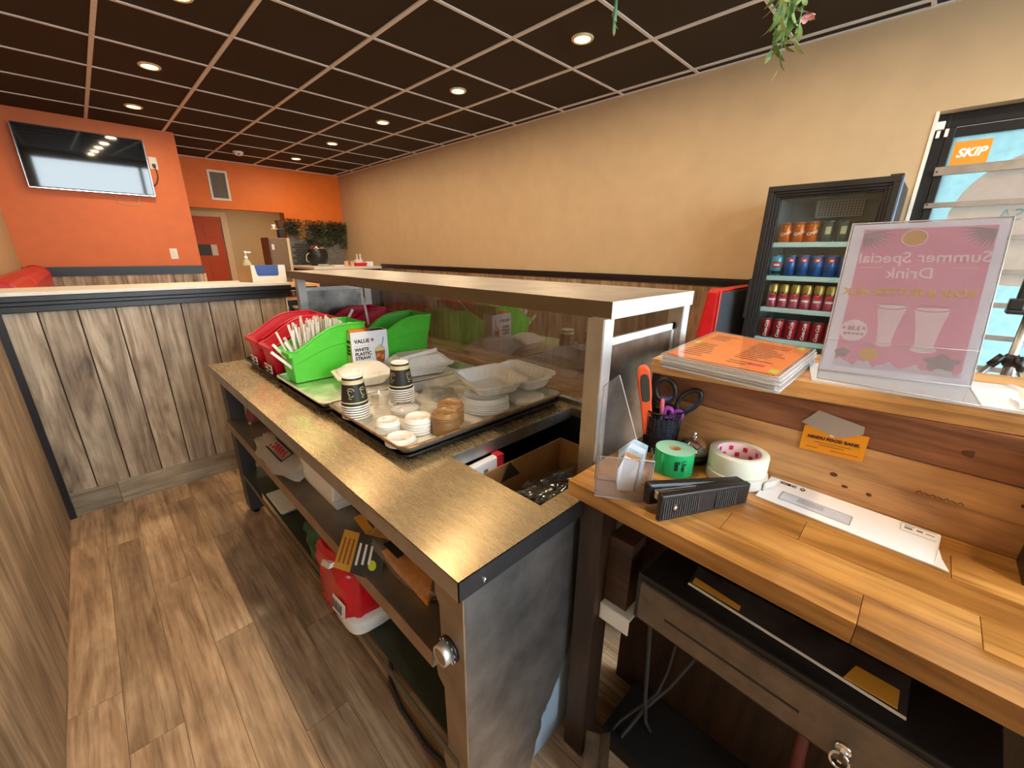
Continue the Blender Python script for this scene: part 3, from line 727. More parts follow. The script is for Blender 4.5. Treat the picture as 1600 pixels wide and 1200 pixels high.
tub('clamshell_box', 'closed white foam clamshell box close to the glass guard', (.925, 1.455, ZP+.046), -.18, .255, .20, .034, closed=True, group='closed clamshell boxes')
# ---------------------------------------------------------------- bins with a low curved front
def bin_(label, loc, m, L=.295, wb=.095, wt=.165, h0=.12, h1=.208, rz=0):
    t = thing('storage_bin', label, 'bin', loc, rz, 'plastic bins on the serving table')
    N = 18
    def hgt(u): return h0+(h1-h0)*math.sin(min(1, u/.72)*PI/2)**1.2
    def hw(z): return (wb+(wt-wb)*min(1, z/h1))/2
    def shell(off):
        rows = []
        for i in range(N+1):
            u = i/N; x = u*(L-.03)+.015; H = hgt(u)
            e = (-.015*(1)) if i == 0 else (.015 if i == N else 0)
            row = []
            for sgn in (-1, 1):
                zs = [0, .3*H, .62*H, .64*H, H] if sgn < 0 else [H, .64*H, .62*H, .3*H, 0]
                for z in zs: row.append((x+e*(z/h1), sgn*(hw(z)+(.0025 if z > .63*H else 0)), z+.003))
            rows.append(row)
        return rows
    R = shell(0); k = 10
    mb = MB(); vs = [p for r in R for p in r]; fs = []
    for i in range(N):
        for j in range(k):
            if j == 4: continue
            j2 = (j+1) % k
            fs.append((i*k+j, i*k+j2, (i+1)*k+j2, (i+1)*k+j))
    fs.append(tuple(range(k))); fs.append(tuple(N*k+j for j in range(k)))
    mb.add(vs, fs); obj('bin_body', mb, m, t, solid=.003)
    rim = MB()
    loop = [Vector(R[i][4]) for i in range(N+1)]+[Vector(R[i][5]) for i in range(N, -1, -1)]
    rim.tube(loop, .0045, 6, True); obj('rim', rim, m, t)
    lip = [R[0][4], R[0][5]]
    obj('front_lip', MB().box(R[0][4][0]-.012, R[0][4][0]+.004, -hw(h0)-.006, hw(h0)+.006, h0-.014, h0+.004), m, t, bevel=.003)
    return t
ZB = ZT+.0215
bin_('lime green bin packed with wrapped straws behind the straw carton', (.476, 1.679, ZB), limegreen)
bin_('lime green bin standing beside the glass guard right of the straw carton', (.80, 1.683, ZB), limegreen)
r1 = bin_('red bin, second one back, with white price tags on its low front', (.462, 1.862, ZT+.006), redbin, h0=.13, h1=.218)
r2 = bin_('red bin farthest back at the left end of the serving table', (.462, 2.062, ZT+.006), redbin, h0=.13, h1=.218)
bin_('raspberry red bin behind the right-hand lime bin', (.79, 1.875, ZT+.006), pinkred, h0=.115, h1=.21)
bin_('raspberry red bin in the far corner next to the guard post', (.79, 2.075, ZT+.006), pinkred, h0=.13, h1=.218)
for r in (r1, r2):
    for dy in (-.03, .025):
        l = obj('price_tag', B(-.002, .0, dy-.018, dy+.018, .02, .055), inkwhite, r); obj('tag_print', MB().box(-.003, -.002, dy-.013, dy+.013, .026, .034).box(-.003, -.002, dy-.008, dy+.01, .04, .048), inkblack, l)
# straws
sme = MB().box(-.0035, .0035, -.0016, .0016, 0, .20).mesh('straw'); sme2 = sme.copy()
ns = 0
for i in range(86):
    u = random.random()**.8; x = .505+.205*u; y = 1.679+random.uniform(-.04, .04)
    lx = random.uniform(-.32, -.05)*(1-u)+random.uniform(-.08, .12); ly = random.uniform(-.15, .15)
    zz = ZB+.006+random.uniform(0, .012)+.03*math.sin(PI*min(1, u*1.1))
    m_ = straww if random.random() < .65 else strawp
    o = put('wrapped_straw', sme if m_ is straww else sme2, m_, loc=(x+.02*u, y, zz)); o.rotation_euler = (ly, lx, random.uniform(0, 3)); o.scale = (1.25, 1.2, random.uniform(.90, 1.04))
    tag(o, 'paper-wrapped drinking straw packed upright in the lime green bin', 'straw', 'wrapped straws in the lime bin')
for i, (x, y, rx, ry, lab) in enumerate(((.475, 1.66, .1, -.75, 'leaning out over the low lip of the lime bin'), (.487, 1.70, 0, -.62, 'leaning out beside another at the bin front'), (.50, 1.665, .05, -.5, 'slanting behind the two leaning out of the bin'), (.51, 1.70, -.1, -.42, 'standing tallest at the slanted front group'))):
    o = put('wrapped_straw', sme, straww, loc=(x+.055, y, ZB+.012)); o.rotation_euler = (rx, ry, .2); o.scale = (1.5, 1, .86)
    tag(o, 'white wrapped straw '+lab, 'straw', 'straws leaning out of the lime bin')
for (p, q, lab) in (((.745, 1.80, .925), (.835, 1.83, 1.03), 'slanting from the raspberry bins above the straw carton'), ((.93, 1.87, .90), (.918, 1.885, 1.075), 'upright in the raspberry bin in front of the guard')):
    d = Vector(q)-Vector(p); o = put('wrapped_straw', sme, straww, loc=p); o.rotation_mode = 'QUATERNION'; o.rotation_quaternion = Vector((0, 0, 1)).rotation_difference(d); o.scale = (1.5, 1, d.length/.2)
    tag(o, 'white wrapped straw '+lab, 'straw', 'straws in the raspberry bins')
# straw carton
cb = thing('straw_carton', 'white and green carton of plastic straws with a drink picture before the lime bins', 'box', (.690, 1.562, ZB), -.10)
w, d, h = .152, .060, .180
obj('carton_body', MB().box(0, w, 0, .0015, 0, h).box(0, w, d-.0015, d, 0, h).box(w-.0015, w, 0, d, 0, h).box(0, w, 0, d, 0, .002), paperwhite, cb)
obj('carton_side', MB().box(0, .0015, 0, d, 0, h), plain('pale_green_card', S(196, 204, 140), .55, 0, .05), cb)
obj('inner_flap', MB().prism([(.002, .004, h-.001), (w*.55, .004, h-.001), (w*.55, d-.004, h+.01), (.002, d-.004, h+.012)], (0, 0, .0012)), cardboardin, cb)
obj('inner_flap', MB().prism([(w*.55, .01, h-.004), (w-.004, .01, h-.004), (w-.004, d-.002, h-.002), (w*.55, d-.002, h-.002)], (0, 0, .0012)), plain('brown_card_inside', S(120, 84, 54), .7), cb)
text('VALUE', .021, (.044, -.0008, .142), (1, 0, 0), (0, 0, 1), inkblack, cb, bold=.0006)
text('+', .026, (.087, -.0008, .143), (1, 0, 0), (0, 0, 1), inkred, cb, bold=.001)
for k, s_ in enumerate(('WHITE', 'PLASTIC', 'STRAW')): text(s_, .0185, (.012, -.0008, .108-.0175*k), (1, 0, 0), (0, 0, 1), inkblack, cb, align='LEFT', bold=.0006)
obj('print_rule', MB().box(.012, .075, -.0012, 0, .1235, .1242).box(.012, .07, -.0012, 0, .058, .0588), inkgrey, cb)
dp = obj('drink_picture', MB().prism([(.094, -.0006, .070), (.137, -.0006, .070), (.133, -.0006, .03), (.126, -.0006, .012), (.108, -.0006, .012), (.098, -.0006, .03)], (0, -.0006, 0)), teabrown, cb, loc=(0, 0, .025))
obj('drink_foam', MB().prism([(.092, -.0008, .070), (.139, -.0008, .070), (.136, -.0008, .084), (.126, -.0008, .090), (.117, -.0008, .099), (.108, -.0008, .088), (.096, -.0008, .082)], (0, -.0008, 0)), creamband, dp)
obj('drink_straw', MB().prism([(.122, -.0016, .085), (.125, -.0016, .085), (.136, -.0016, .125), (.133, -.0016, .126)], (0, -.0006, 0)), inkblue, dp)
obj('drink_ice', MB().prism([(.1, -.0014, .058), (.115, -.0014, .060), (.112, -.0014, .045), (.099, -.0014, .044)], (0, -.0006, 0)).prism([(.118, -.0014, .05), (.13, -.0014, .055), (.129, -.0014, .036), (.119, -.0014, .034)], (0, -.0006, 0)), cardboardin, dp)
text('VALUE+', .014, (-.0008, .052, .14), (0, -1, 0), (0, 0, 1), inkblack, cb, align='LEFT', bold=.0003, name='side_lettering')
for k, s_ in enumerate(('WHITE', 'PLASTIC', 'STRAW')): text(s_, .0125, (-.0008, .056, .118-.014*k), (0, -1, 0), (0, 0, 1), inkblack, cb, align='LEFT', bold=.0003, name='side_lettering')
# loose straw beside the carton
o = put('wrapped_straw', sme, straww, loc=(.81, 1.405, ZP+.082)); o.rotation_mode = 'QUATERNION'; o.rotation_quaternion = Vector((0, 0, 1)).rotation_difference(Vector((1, .16, .03))); o.scale = (2, 2, 1)
tag(o, 'white wrapped straw lying loose across the closed clamshell box', 'straw')
# ---------------------------------------------------------------- things on the shelves below
fb = thing('foam_box', 'white foam takeaway box on the steel shelf beneath the worktop', 'box', (.383, 1.116, .5255))
obj('box_base', MB().hexa([(.012, .008, 0), (.17, .008, 0), (.17, .27, 0), (.012, .27, 0)], [(0, 0, .034), (.18, 0, .034), (.18, .28, .034), (0, .28, .034)]), foam, fb, bevel=.003)
obj('box_lid', MB().hexa([(0, 0, .036), (.18, 0, .036), (.18, .28, .036), (0, .28, .036)], [(.008, .008, .09), (.17, .008, .09), (.17, .27, .09), (.008, .27, .09)]), foam, fb, bevel=.004)
def blob(name, label, cat, c, s, m, amp=.25, nu=26, nv=14, seed=0, freq=3, POW=.7):
    from mathutils import noise as mn
    def fn(u, v):
        a = 2*PI*u; b = PI*(v-.5); p = Vector((math.cos(a)*math.cos(b), math.sin(a)*math.cos(b), math.sin(b)))
        p = Vector([math.copysign(abs(q)**POW, q) for q in p])
        k = 1+amp*mn.noise(p*freq+Vector((seed, 0, 0)))+amp*.4*mn.noise(p*freq*3+Vector((0, seed, 0)))
        return (c[0]+s[0]*p.x*k, c[1]+s[1]*p.y*k, max(c[2]-s[2], c[2]+s[2]*p.z*k))
    return MB().grid(fn, nu, nv)
bg1 = thing('plastic_bag', 'crumpled clear plastic bag with a dark red printed logo on the steel shelf', 'bag')
obj('bag_film', blob('', '', '', (.40, 1.55, .565), (.075, .20, .04), bagplastic, .38, 30, 18, 3, 2.6), bagplastic, bg1)
def lpt(u, v): return (.338+.044*v, 1.61-.19*u, .5975+.018*v)
def lq(u0, u1, v0, v1): return MB().prism([lpt(u0, v0), lpt(u0, v1), lpt(u1, v1), lpt(u1, v0)], (0, 0, .0012))
obj('logo_border', merge([lq(0, 1, 0, .12), lq(0, 1, .88, 1), lq(0, .03, 0, 1), lq(.97, 1, 0, 1)]), inkblack, bg1)
obj('logo_script', MB().tube([tuple(Vector(lpt(.1+.8*k/30, .5+.28*math.sin(k*1.25)))+Vector((0, 0, .002))) for k in range(31)], .0022, 5), inkred, bg1)
pk = thing('pink_packet', 'small dull pink packet at the far end of the steel shelf', 'packet', (.40, 2.06, .5255))
obj('packet_body', MB().hexa([(0, 0, 0), (.11, 0, 0), (.11, .10, 0), (0, .10, 0)], [(.01, .006, .05), (.10, .006, .05), (.10, .09, .056), (.01, .09, .056)]), plain('dull_pink', S(150, 84, 96), .6), pk, bevel=.006)
# red pack hanging out of the lower shelf
rp = thing('napkin_pack', 'bright red plastic-wrapped pack with a barcode label on the bottom shelf', 'pack', (0, 0, 0))
obj('red_wrapper', blob('', '', '', (.395, 1.03, .36), (.085, .125, .105), redpack, .14, 36, 22, 5, 2.6, .42), redpack, rp)
obj('pale_base', blob('', '', '', (.395, 1.02, .275), (.082, .125, .032), foam, .06, 32, 14, 8, 2, .4), foam, rp)
bl = obj('barcode_label', MB().prism([(.300, .995, .312), (.304, .925, .312), (.310, .925, .362), (.306, .995, .362)], (-.001, 0, 0)), paperwhite, rp)
bm = MB(); yb = .943
for k in range(6): wv = random.choice((.002, .0035)); bm.hexa([(.3005-.0035*(yb-.995)/.07-.0022, yb, .322), (.3005-.0035*(yb-.995)/.07+.001, yb, .322), (.3005-.0035*(yb-.995)/.07+.001, yb+wv, .322), (.3005-.0035*(yb-.995)/.07-.0022, yb+wv, .322)], [(.3045-.0035*(yb-.995)/.07-.0022, yb, .35), (.3045-.0035*(yb-.995)/.07+.001, yb, .35), (.3045-.0035*(yb-.995)/.07+.001, yb+wv, .35), (.3045-.0035*(yb-.995)/.07-.0022, yb+wv, .35)]); yb += wv+.0062
obj('barcode', bm, inkblack, bl)
obj('white_strip', MB().prism([(.318, 1.065, .415), (.318, 1.0, .44), (.325, 1.0, .455), (.325, 1.065, .43)], (-.012, 0, 0)), paperwhite, rp)
dg = thing('green_film_bag', 'crumpled dark green plastic bag behind the red pack on the bottom shelf', 'bag')
obj('bag_film', blob('', '', '', (.42, 1.28, .31), (.07, .10, .065), darkgreen, .35, 26, 16, 11, 2.6), darkgreen, dg)
gf = thing('green_cloth_bag', 'bright green fabric bag at the far end of the bottom shelf', 'bag')
obj('bag_cloth', blob('', '', '', (.50, 1.93, .32), (.09, .10, .078), tapegreen, .22, 24, 14, 21, 2), tapegreen, gf)
ft = thing('foam_tray', 'flat white foam tray on the bottom shelf below the green fabric bag', 'tray', (.36, 1.66, .2435))
obj('tray_body', MB().hexa([(.01, .01, 0), (.13, .01, 0), (.13, .20, 0), (.01, .20, 0)], [(0, 0, .016), (.14, 0, .016), (.14, .21, .016), (0, .21, .016)]), foam, ft, bevel=.005)
# flyers on the shelf edge
fy = thing('promo_flyer', 'dark grey and gold flyer tilted over the edge of the steel shelf', 'flyer')
a, b_, c_, d_ = [Vector(p) for p in ((.285, .893, .528), (.352, .965, .566), (.418, .858, .558), (.347, .775, .52))]
def bil(u, v): return a*(1-u)*(1-v)+b_*(1-u)*v+c_*u*v+d_*u*(1-v)
def quadp(u0, u1, v0, v1, lift, th=.0008):
    n = (d_-a).cross(b_-a).normalized(); n = n if n.z > 0 else -n
    return MB().prism([bil(u0, v0)+n*lift, bil(u1, v0)+n*lift, bil(u1, v1)+n*lift, bil(u0, v1)+n*lift], n*th)
pg = obj('flyer_sheet', quadp(0, 1, 0, 1, 0), charprint, fy)
obj('gold_panel', quadp(0, .36, 0, 1, .0009), goldprint, pg)
obj('printed_text', merge([quadp(.42+.13*k, .47+.13*k, .2+.05*k, .75, .001) for k in range(3)]), inkwhite, pg)
obj('printed_text', merge([quadp(.06+.1*k, .10+.1*k, .15, .8, .0018) for k in range(3)]), teabrown, pg)
nrm = (d_-a).cross(b_-a).normalized(); nrm = nrm if nrm.z > 0 else -nrm
obj('leaf_print', MB().prism([bil(.78+.09*math.cos(t), .3+.12*math.sin(t))+nrm*.001 for t in [2*PI*k/12 for k in range(12)]], nrm*.0006), limeprint, pg)
f2 = thing('promo_flyer', 'gold flyer lying flat behind the tilted dark one on the steel shelf', 'flyer')
q = [Vector(p) for p in ((.39, .90, .548), (.40, 1.02, .552), (.47, .99, .57), (.46, .87, .566))]
obj('flyer_sheet', MB().prism(q, (0, 0, .001)), goldprint, f2)
obj('printed_text', MB().prism([q[0]+(q[2]-q[0])*.3+Vector((0, 0, .001)), q[0]+(q[2]-q[0])*.42+Vector((0, 0, .001)), q[1]+(q[3]-q[1])*.42+Vector((0, 0, .001)), q[1]+(q[3]-q[1])*.3+Vector((0, 0, .001))], (0, 0, .0006)), charprint, f2)
f3 = thing('leaflet', 'dark leaflet with pale stripes at the back of the steel shelf', 'leaflet')
obj('leaflet_sheet', MB().prism([(.43, .98, .535), (.43, 1.09, .535), (.54, 1.09, .56), (.54, .98, .56)], (0, 0, .001)), charprint, f3)
obj('pale_stripe', merge([MB().prism([(.44, 1.0+.03*k, .5385), (.53, 1.0+.03*k, .559), (.53, 1.012+.03*k, .559), (.44, 1.012+.03*k, .5385)], (0, 0, .0008)) for k in range(3)]), inkgrey, f3)
sp = thing('stick_pouch', 'open clear pouch of amber wooden stir sticks on the steel shelf near the table end', 'pouch')
for k in range(14):
    x = .385+.004*k; m = MB().hexa([(x, .63+.004*k, .527), (x+.006, .63+.004*k, .527), (x+.012, .88+.003*k, .530), (x+.006, .88+.003*k, .530)], [(x, .63+.004*k, .540+.0012*k), (x+.006, .63+.004*k, .540+.0012*k), (x+.012, .88+.003*k, .549+.001*k), (x+.006, .88+.003*k, .549+.001*k)])
    obj('stir_stick', m, kraft, sp)
obj('pouch_film', blob('', '', '', (.42, .78, .545), (.045, .16, .0185), bagplastic, .12, 20, 12, 4, 2), clear('pouch_clear', (.95, .93, .9), 1.6, 1.5, .12, .08), sp)
obj('pouch_print', MB().prism([(.396, .84, .5655), (.396, .77, .5645), (.42, .77, .5665), (.42, .84, .567)], (0, 0, .0008)), inkblack, sp)
# cardboard box and bags in the open well
bx = thing('cardboard_box', 'open brown cardboard box sunk in the serving table well', 'box', (.60, .49, .552))
obj('box_wall', B(0, .40, .255, .259, 0, .150), cardboard, bx); obj('box_wall', B(.396, .40, 0, .255, 0, .150), cardboard, bx)
obj('box_wall', B(0, .004, 0, .255, 0, .145), cardboard, bx); obj('box_wall', B(0, .40, 0, .004, 0, .145), cardboard, bx); obj('box_floor', B(0, .40, 0, .259, 0, .004), cardboard, bx)
obj('box_flap', MB().prism([(.12, .253, .10), (.20, .253, .10), (.155, .252, .155)], (0, -.002, 0)), charprint, bx)
bb1 = thing('black_bag', 'shiny black plastic bag crumpled inside the cardboard box', 'bag')
obj('bag_film', blob('', '', '', (.80, .60, .61), (.17, .095, .045), blackbag, .42, 36, 20, 2, 3.2), blackbag, bb1)
bb2 = thing('clear_wrap', 'crinkled clear wrap lying on the black bag in the cardboard box', 'bag')
cw = obj('wrap_film', blob('', '', '', (.83, .62, .635), (.13, .07, .03), clearcup, .5, 30, 16, 9, 3.5), clear('crinkled_wrap', (.9, .9, .9), 2.2, 1.5, .08, .04), bb2)
wpk = thing('white_packet', 'white packet with a red end beside the cardboard box in the well', 'packet', (.585, .752, .66))
obj('packet_body', MB().hexa([(.0, -.0, 0), (.15, .0, 0), (.15, .024, 0), (.0, .024, 0)], [(.0, 0, .07), (.15, 0, .075), (.15, .022, .075), (.0, .022, .07)]), paperwhite, wpk, bevel=.005)
obj('red_end', B(.13, .155, -.001, .0245, .0, .076), inkred, wpk)
obj('grey_print', merge([B(.02+.03*k, .035+.03*k, -.0015, -.0005, .02, .05) for k in range(3)]), inkgrey, wpk)
# ================================================================== ORDER DESK
ZD = .837
def dx(y): return .614-.0434*(.434-y)      # front edge of the desk
def bx_(y): return .935-.030*(.434-y)      # foot of the upright boards
DYA, DYB = .434, -.62
def sz(y): return 1.0572-.0214*y      # top of the raised shelf
desk = thing('order_desk', 'wooden order desk of oiled staves with a raised shelf beside the steel table', 'desk')
NS = 5
joints = [[-.03, -.30], [.16, -.14], [-.20, .06], [.24, -.115], [-.05, -.38]]
for i in range(NS):
    u0, u1 = i/NS, (i+1)/NS; cut = [DYA]+sorted(joints[i], reverse=True)+[DYB]
    for ya, yb in zip(cut, cut[1:]):
        g = .0003
        X = lambda u, y: dx(y)+(bx_(y)+.01-dx(y))*u
        b = [(X(u0, ya)+g, ya-g, ZD-.033), (X(u0, yb)+g, yb+g, ZD-.033), (X(u1, yb)-g, yb+g, ZD-.033), (X(u1, ya)-g, ya-g, ZD-.033)]
        obj('stave', MB().hexa(b[::-1], [(p[0], p[1], ZD) for p in b[::-1]]), deskwood, desk, bevel=.0006)
def upright(z0, z1, y0, y1, off, m):
    return MB().hexa([(bx_(y0)+off, y0, z0), (bx_(y0)+off+.02, y0, z0), (bx_(y1)+off+.02, y1, z0), (bx_(y1)+off, y1, z0)], [(bx_(y0)+off, y0, z1), (bx_(y0)+off+.02, y0, z1), (bx_(y1)+off+.02, y1, z1), (bx_(y1)+off, y1, z1)])
obj('back_board', upright(ZD, .9515, DYB, .43, 0, pine), pine, desk, bevel=.0015)
def upright_top(z0, y0, y1, off):
    f = lambda y: sz(y)-.034
    return MB().hexa([(bx_(y0)+off, y0, z0), (bx_(y0)+off+.02, y0, z0), (bx_(y1)+off+.02, y1, z0), (bx_(y1)+off, y1, z0)], [(bx_(y0)+off, y0, f(y0)), (bx_(y0)+off+.02, y0, f(y0)), (bx_(y1)+off+.02, y1, f(y1)), (bx_(y1)+off, y1, f(y1))])
obj('back_board', upright_top(.953, DYB, .43, -.001), wood('reddish_pine', [S(96, 56, 34), S(136, 86, 56), S(156, 104, 70)], 'Y', .5, 1, .1, 1.6, .05), desk, bevel=.0015)
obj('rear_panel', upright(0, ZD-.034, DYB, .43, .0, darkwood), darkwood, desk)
# marks on the boards
def mark(y, z, ry, rz, m=None): return MB().prism([(bx_(y)-.0006, y+ry*math.cos(t), z+rz*math.sin(t)) for t in [2*PI*k/14 for k in range(14)]], (-.0004, 0, 0))
kn = plain('knot_brown', S(92, 52, 26), .6, 0, .3, 60)
for km in (mark(.05, .885, .006, .004), mark(-.005, .867, .004, .003), mark(.03, .868, .005, .0025), mark(-.105, .985, .014, .006), mark(.06, .985, .005, .004), mark(-.17, .925, .003, .003), mark(-.18, .922, .002, .002)): obj('knot', km, kn, desk)
scr = MB()
for k in range(7):
    y = -.060-.008*k; scr.tube([(bx_(y)-.0008, y, .898+.003*(k % 2)), (bx_(y)-.0008, y-.004, .903-.003*(k % 2)), (bx_(y)-.0008, y-.007, .898)], .0005, 5)
obj('pen_scribble', scr, inkblack, desk)
# raised shelf
def sx0(y): return .89+.035*(.418-y)/.553
SYA, SYB = .418, -.62
for i in range(4):
    u0, u1 = i/4, (i+1)/4
    X = lambda u, y: sx0(y)+.29*u; Y = lambda u, y: y+(.020*u if y > .4 else 0)
    b = [(X(u0, SYA), Y(u0, SYA), sz(SYA)-.033), (X(u0, SYB), SYB, sz(SYB)-.033), (X(u1, SYB), SYB, sz(SYB)-.033), (X(u1, SYA), Y(u1, SYA), sz(SYA)-.033)]
    obj('shelf_stave', MB().hexa(b[::-1], [(p[0], p[1], p[2]+.033) for p in b[::-1]]), shelfwood, desk, bevel=.0005)
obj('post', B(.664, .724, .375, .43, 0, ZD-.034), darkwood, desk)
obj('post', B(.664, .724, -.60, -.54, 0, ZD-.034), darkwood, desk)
obj('end_panel', B(.60, .90, -.62, -.602, 0, ZD-.034), darkwood, desk)  # unseen panel added to keep window light from under the desk
obj('post', B(.845, .92, -.215, -.185, ZD, 1.02), blackplastic, desk)
obj('shade_board', B(.735, .925, -.60, .36, 0, .05), plain('black_shade_board', S(20, 18, 17), .7), desk)  # black board added so the floor under the desk reads as deep shade
obj('drawer_block', B(.70, .76, .318, .374, .515, .69), wood('brown_block', [S(40, 26, 18), S(64, 42, 30), S(84, 58, 40)], 'Y', .6, 0), desk)
br = obj('bracket', MB().box(.685, .75, .30, .374, .505, .512).box(.685, .688, .30, .374, .468, .505), whitepaint, desk, bevel=.002)
# end board of raised shelf visible behind the pen cup
obj('end_board', MB().hexa([(.93, .412, ZD), (.95, .412, ZD), (.95, .43, ZD), (.93, .43, ZD)], [(.93, .412, 1.015), (.95, .412, 1.015), (.95, .43, 1.015), (.93, .43, 1.015)]), darkwood, desk)
# cash drawer
cd = thing('cash_drawer', 'black cash drawer with a scuffed silver front and key below the desk', 'cash drawer', (.654, .272, .572), -.062)
obj('drawer_case', B(.006, .25, -.47, .012, -.012, .10), blackplastic, cd, bevel=.004)
obj('drawer_front', B(0, .006, -.46, 0, 0, .086), plain('scuffed_silver_front', S(112, 96, 80), .45, .4, .22, 26), cd)
obj('cash_slot', B(-.0006, .0002, -.278, -.056, .034, .039), inkblack, cd)
lk = obj('drawer_lock', MB().lathe([(.011, 0), (.010, .004), (.006, .005), (.001, .005)], (0, -.335, .026), 20, axis=(-1, 0, 0)), chrome, cd)
ky = obj('key', MB().tube([(-.008+.0*k, -.335+.011*math.cos(a), .010+.014*math.sin(a)) for k, a in enumerate([2*PI*i/18 for i in range(18)])], .0024, 6, True).box(-.024, -.004, -.3375, -.3325, .023, .027), chrome, cd)
ph = thing('photo_strip', 'long glossy picture strip with a white edge lying on top of the cash drawer', 'picture', (0, 0, .6735))
obj('strip_sheet', MB().prism([(.700, .20, 0), (.668, -.11, 0), (.735, -.11, .012), (.745, .20, .012)][::-1], (0, 0, .0015)), plain('dark_photo_print', S(52, 50, 54), .25, 0, .4, 14), ph)
obj('white_edge', MB().prism([(.697, .20, .0008), (.665, -.11, .0008), (.669, -.11, .0015), (.701, .20, .0015)][::-1], (0, 0, .0016)), inkwhite, ph)
obj('tan_patch', MB().prism([(.676, -.04, .005), (.672, -.10, .005), (.705, -.10, .0085), (.708, -.05, .0085)][::-1], (0, 0, .0012)), goldprint, ph)
obj('tan_patch', MB().prism([(.704, .195, .003), (.697, .11, .003), (.715, .11, .006), (.722, .195, .006)][::-1], (0, 0, .0012)), goldprint, ph)
# cords below
for i, (pts, r, lab) in enumerate((
    ([(.76, .285, .50), (.78, .283, .36), (.79, .278, .2), (.80, .27, .10), (.82, .26, .056)], .005, 'grey cord hanging from the drawer bracket down to the floor'),
    ([(.84, .24, .47), (.85, .245, .36), (.84, .25, .27), (.82, .26, .2), (.80, .29, .14), (.77, .325, .08), (.75, .335, .056)], .0035, 'thin grey cord looping behind the thicker one under the desk'),
    ([(.90, .18, .42), (.88, .20, .33), (.84, .24, .22), (.80, .28, .14), (.77, .30, .08), (.75, .31, .056)], .005, 'grey cord slanting down from behind the cash drawer'))):
    P = [Vector(p) for p in pts]; pp = []
    for k in range(len(P)-1):
        for t in (0, .33, .66): pp.append(P[k].lerp(P[k+1], t))
    pp.append(P[-1]); tag(obj('power_cable', MB().tube(pp, r, 7), greyplastic), lab, 'cord', 'cords under the order desk')
tag(obj('red_pipe', MB().tube([(.85, -.02, .40), (.84, -.03, .25), (.83, -.045, .1), (.83, -.05, .0)], .012, 10), plain('dull_red_hose', S(110, 50, 46), .5)), 'dull red hose standing in the dark beneath the cash drawer', 'hose')
cr = thing('worn_carton', 'small worn brown carton on the floor beside the desk post', 'box', (.600, .285, 0), .5)
obj('carton_body', MB().hexa([(0, 0, 0), (.10, 0, 0), (.10, .04, 0), (0, .04, 0)], [(.003, .002, .118), (.098, 0, .112), (.10, .04, .112), (0, .04, .12)]), plain('dirty_cardboard', S(96, 74, 52), .8, 0, .3, 40), cr, bevel=.003)
obj('carton_flap', MB().prism([(.003, .002, .119), (.098, 0, .113), (.10, -.02, .125), (.0, -.018, .13)], (0, 0, .002)), MATS['dirty_cardboard'], cr)
# ---------------------------------------------------------------- stapler
sl = thing('stapler', 'chunky black stapler lying on its edge on the wooden desk', 'stapler', (.612, .240, ZD), -.47)
L = .195
obj('ribbed_side', MB().hexa([(0, 0, 0), (L, 0, .0), (L, .010, .0), (0, .010, 0)], [(0, -.002, .053), (L, -.002, .043), (L, .011, .043), (0, .011, .053)]), blackplastic, sl, bevel=.003)
ribs = MB()
for k in range(26):
    x = .006+.0048*k if k < 16 else .106+.0048*(k-16)+.012
    ribs.box(x, x+.0022, -.0026, 0, .006, .044-.0007*k*.3)
obj('grip_rib', ribs, greyplastic, sl, kind='stuff')
obj('hinge_pin', MB().lathe([(.0045, 0), (.004, .0022), (.001, .0022)], (.030, -.0015, .024), 14, axis=(0, -1, 0)), chrome, sl)
obj('pin_ring', MB().lathe([(.0075, 0), (.0075, .0016), (.0045, .0018)], (.030, -.001, .024), 18, axis=(0, -1, 0), cap=False), blackplastic, sl)
obj('upper_arm', MB().hexa([(0, .034, .012), (L, .014, .004), (L, .030, .004), (0, .050, .012)], [(0, .034, .055), (L, .014, .042), (L, .030, .042), (0, .050, .055)]), blackplastic, sl, bevel=.004)
obj('magazine', MB().hexa([(.008, .019, .030), (L*.7, .013, .025), (L*.7, .022, .025), (.008, .030, .030)], [(.008, .019, .046), (L*.7, .013, .041), (L*.7, .022, .041), (.008, .030, .046)]), chrome, sl, bevel=.001)
obj('spring_slot', MB().hexa([(.09, .010, .030), (L-.006, .010, .020), (L-.006, .02, .020), (.09, .02, .030)], [(.09, .010, .0465), (L-.006, .010, .0435), (L-.006, .02, .0435), (.09, .02, .0465)]), blackplastic, sl)
obj('rear_heel', B(L-.03, L, .009, .032, 0, .042), blackplastic, sl, bevel=.004)
# ---------------------------------------------------------------- green label roll
gr = thing('label_roll', 'bright green roll of printed stickers standing on the wooden desk', 'label roll', (.812, .305, ZD))
RR, HH = .0395, .05
obj('roll_body', MB().lathe([(RR, 0), (RR, HH)], (0, 0, 0), 36, cap=False), rollgreen, gr)
obj('roll_edge', MB().lathe([(.0115, HH-.0006), (.02, HH), (RR, HH-.0002)], (0, 0, 0), 36, cap=False), rollend, gr)
obj('roll_edge', MB().lathe([(.0115, .0002), (RR, .0001)], (0, 0, 0), 36, cap=False), rollend, gr)
obj('core', MB().lathe([(.0115, 0), (.0115, HH), (.0095, HH), (.0095, 0)], (0, 0, 0), 24, cap=False), cardboard, gr)
obj('loose_tail', MB().grid(lambda u, v: (-.0345+.003*math.sin(3*u)-.010*u, .0190-.0135*u, -.0005+.001+.046*v+(.004*u if v < .5 else 0)), 6, 2), rollgreen, gr, solid=.0006)
def wtext(s_, size, r, ang, z, m, parent, rot=False, **k):
    mb = text_mb(s_, size, **k)
    if rot: mb.v = [(b, -a, c) for a, b, c in mb.v]
    mb.v = [(a, b+z, c) for a, b, c in mb.v]
    return obj('lettering', wrap(mb, r, (0, 0, 0), ang), m, parent)
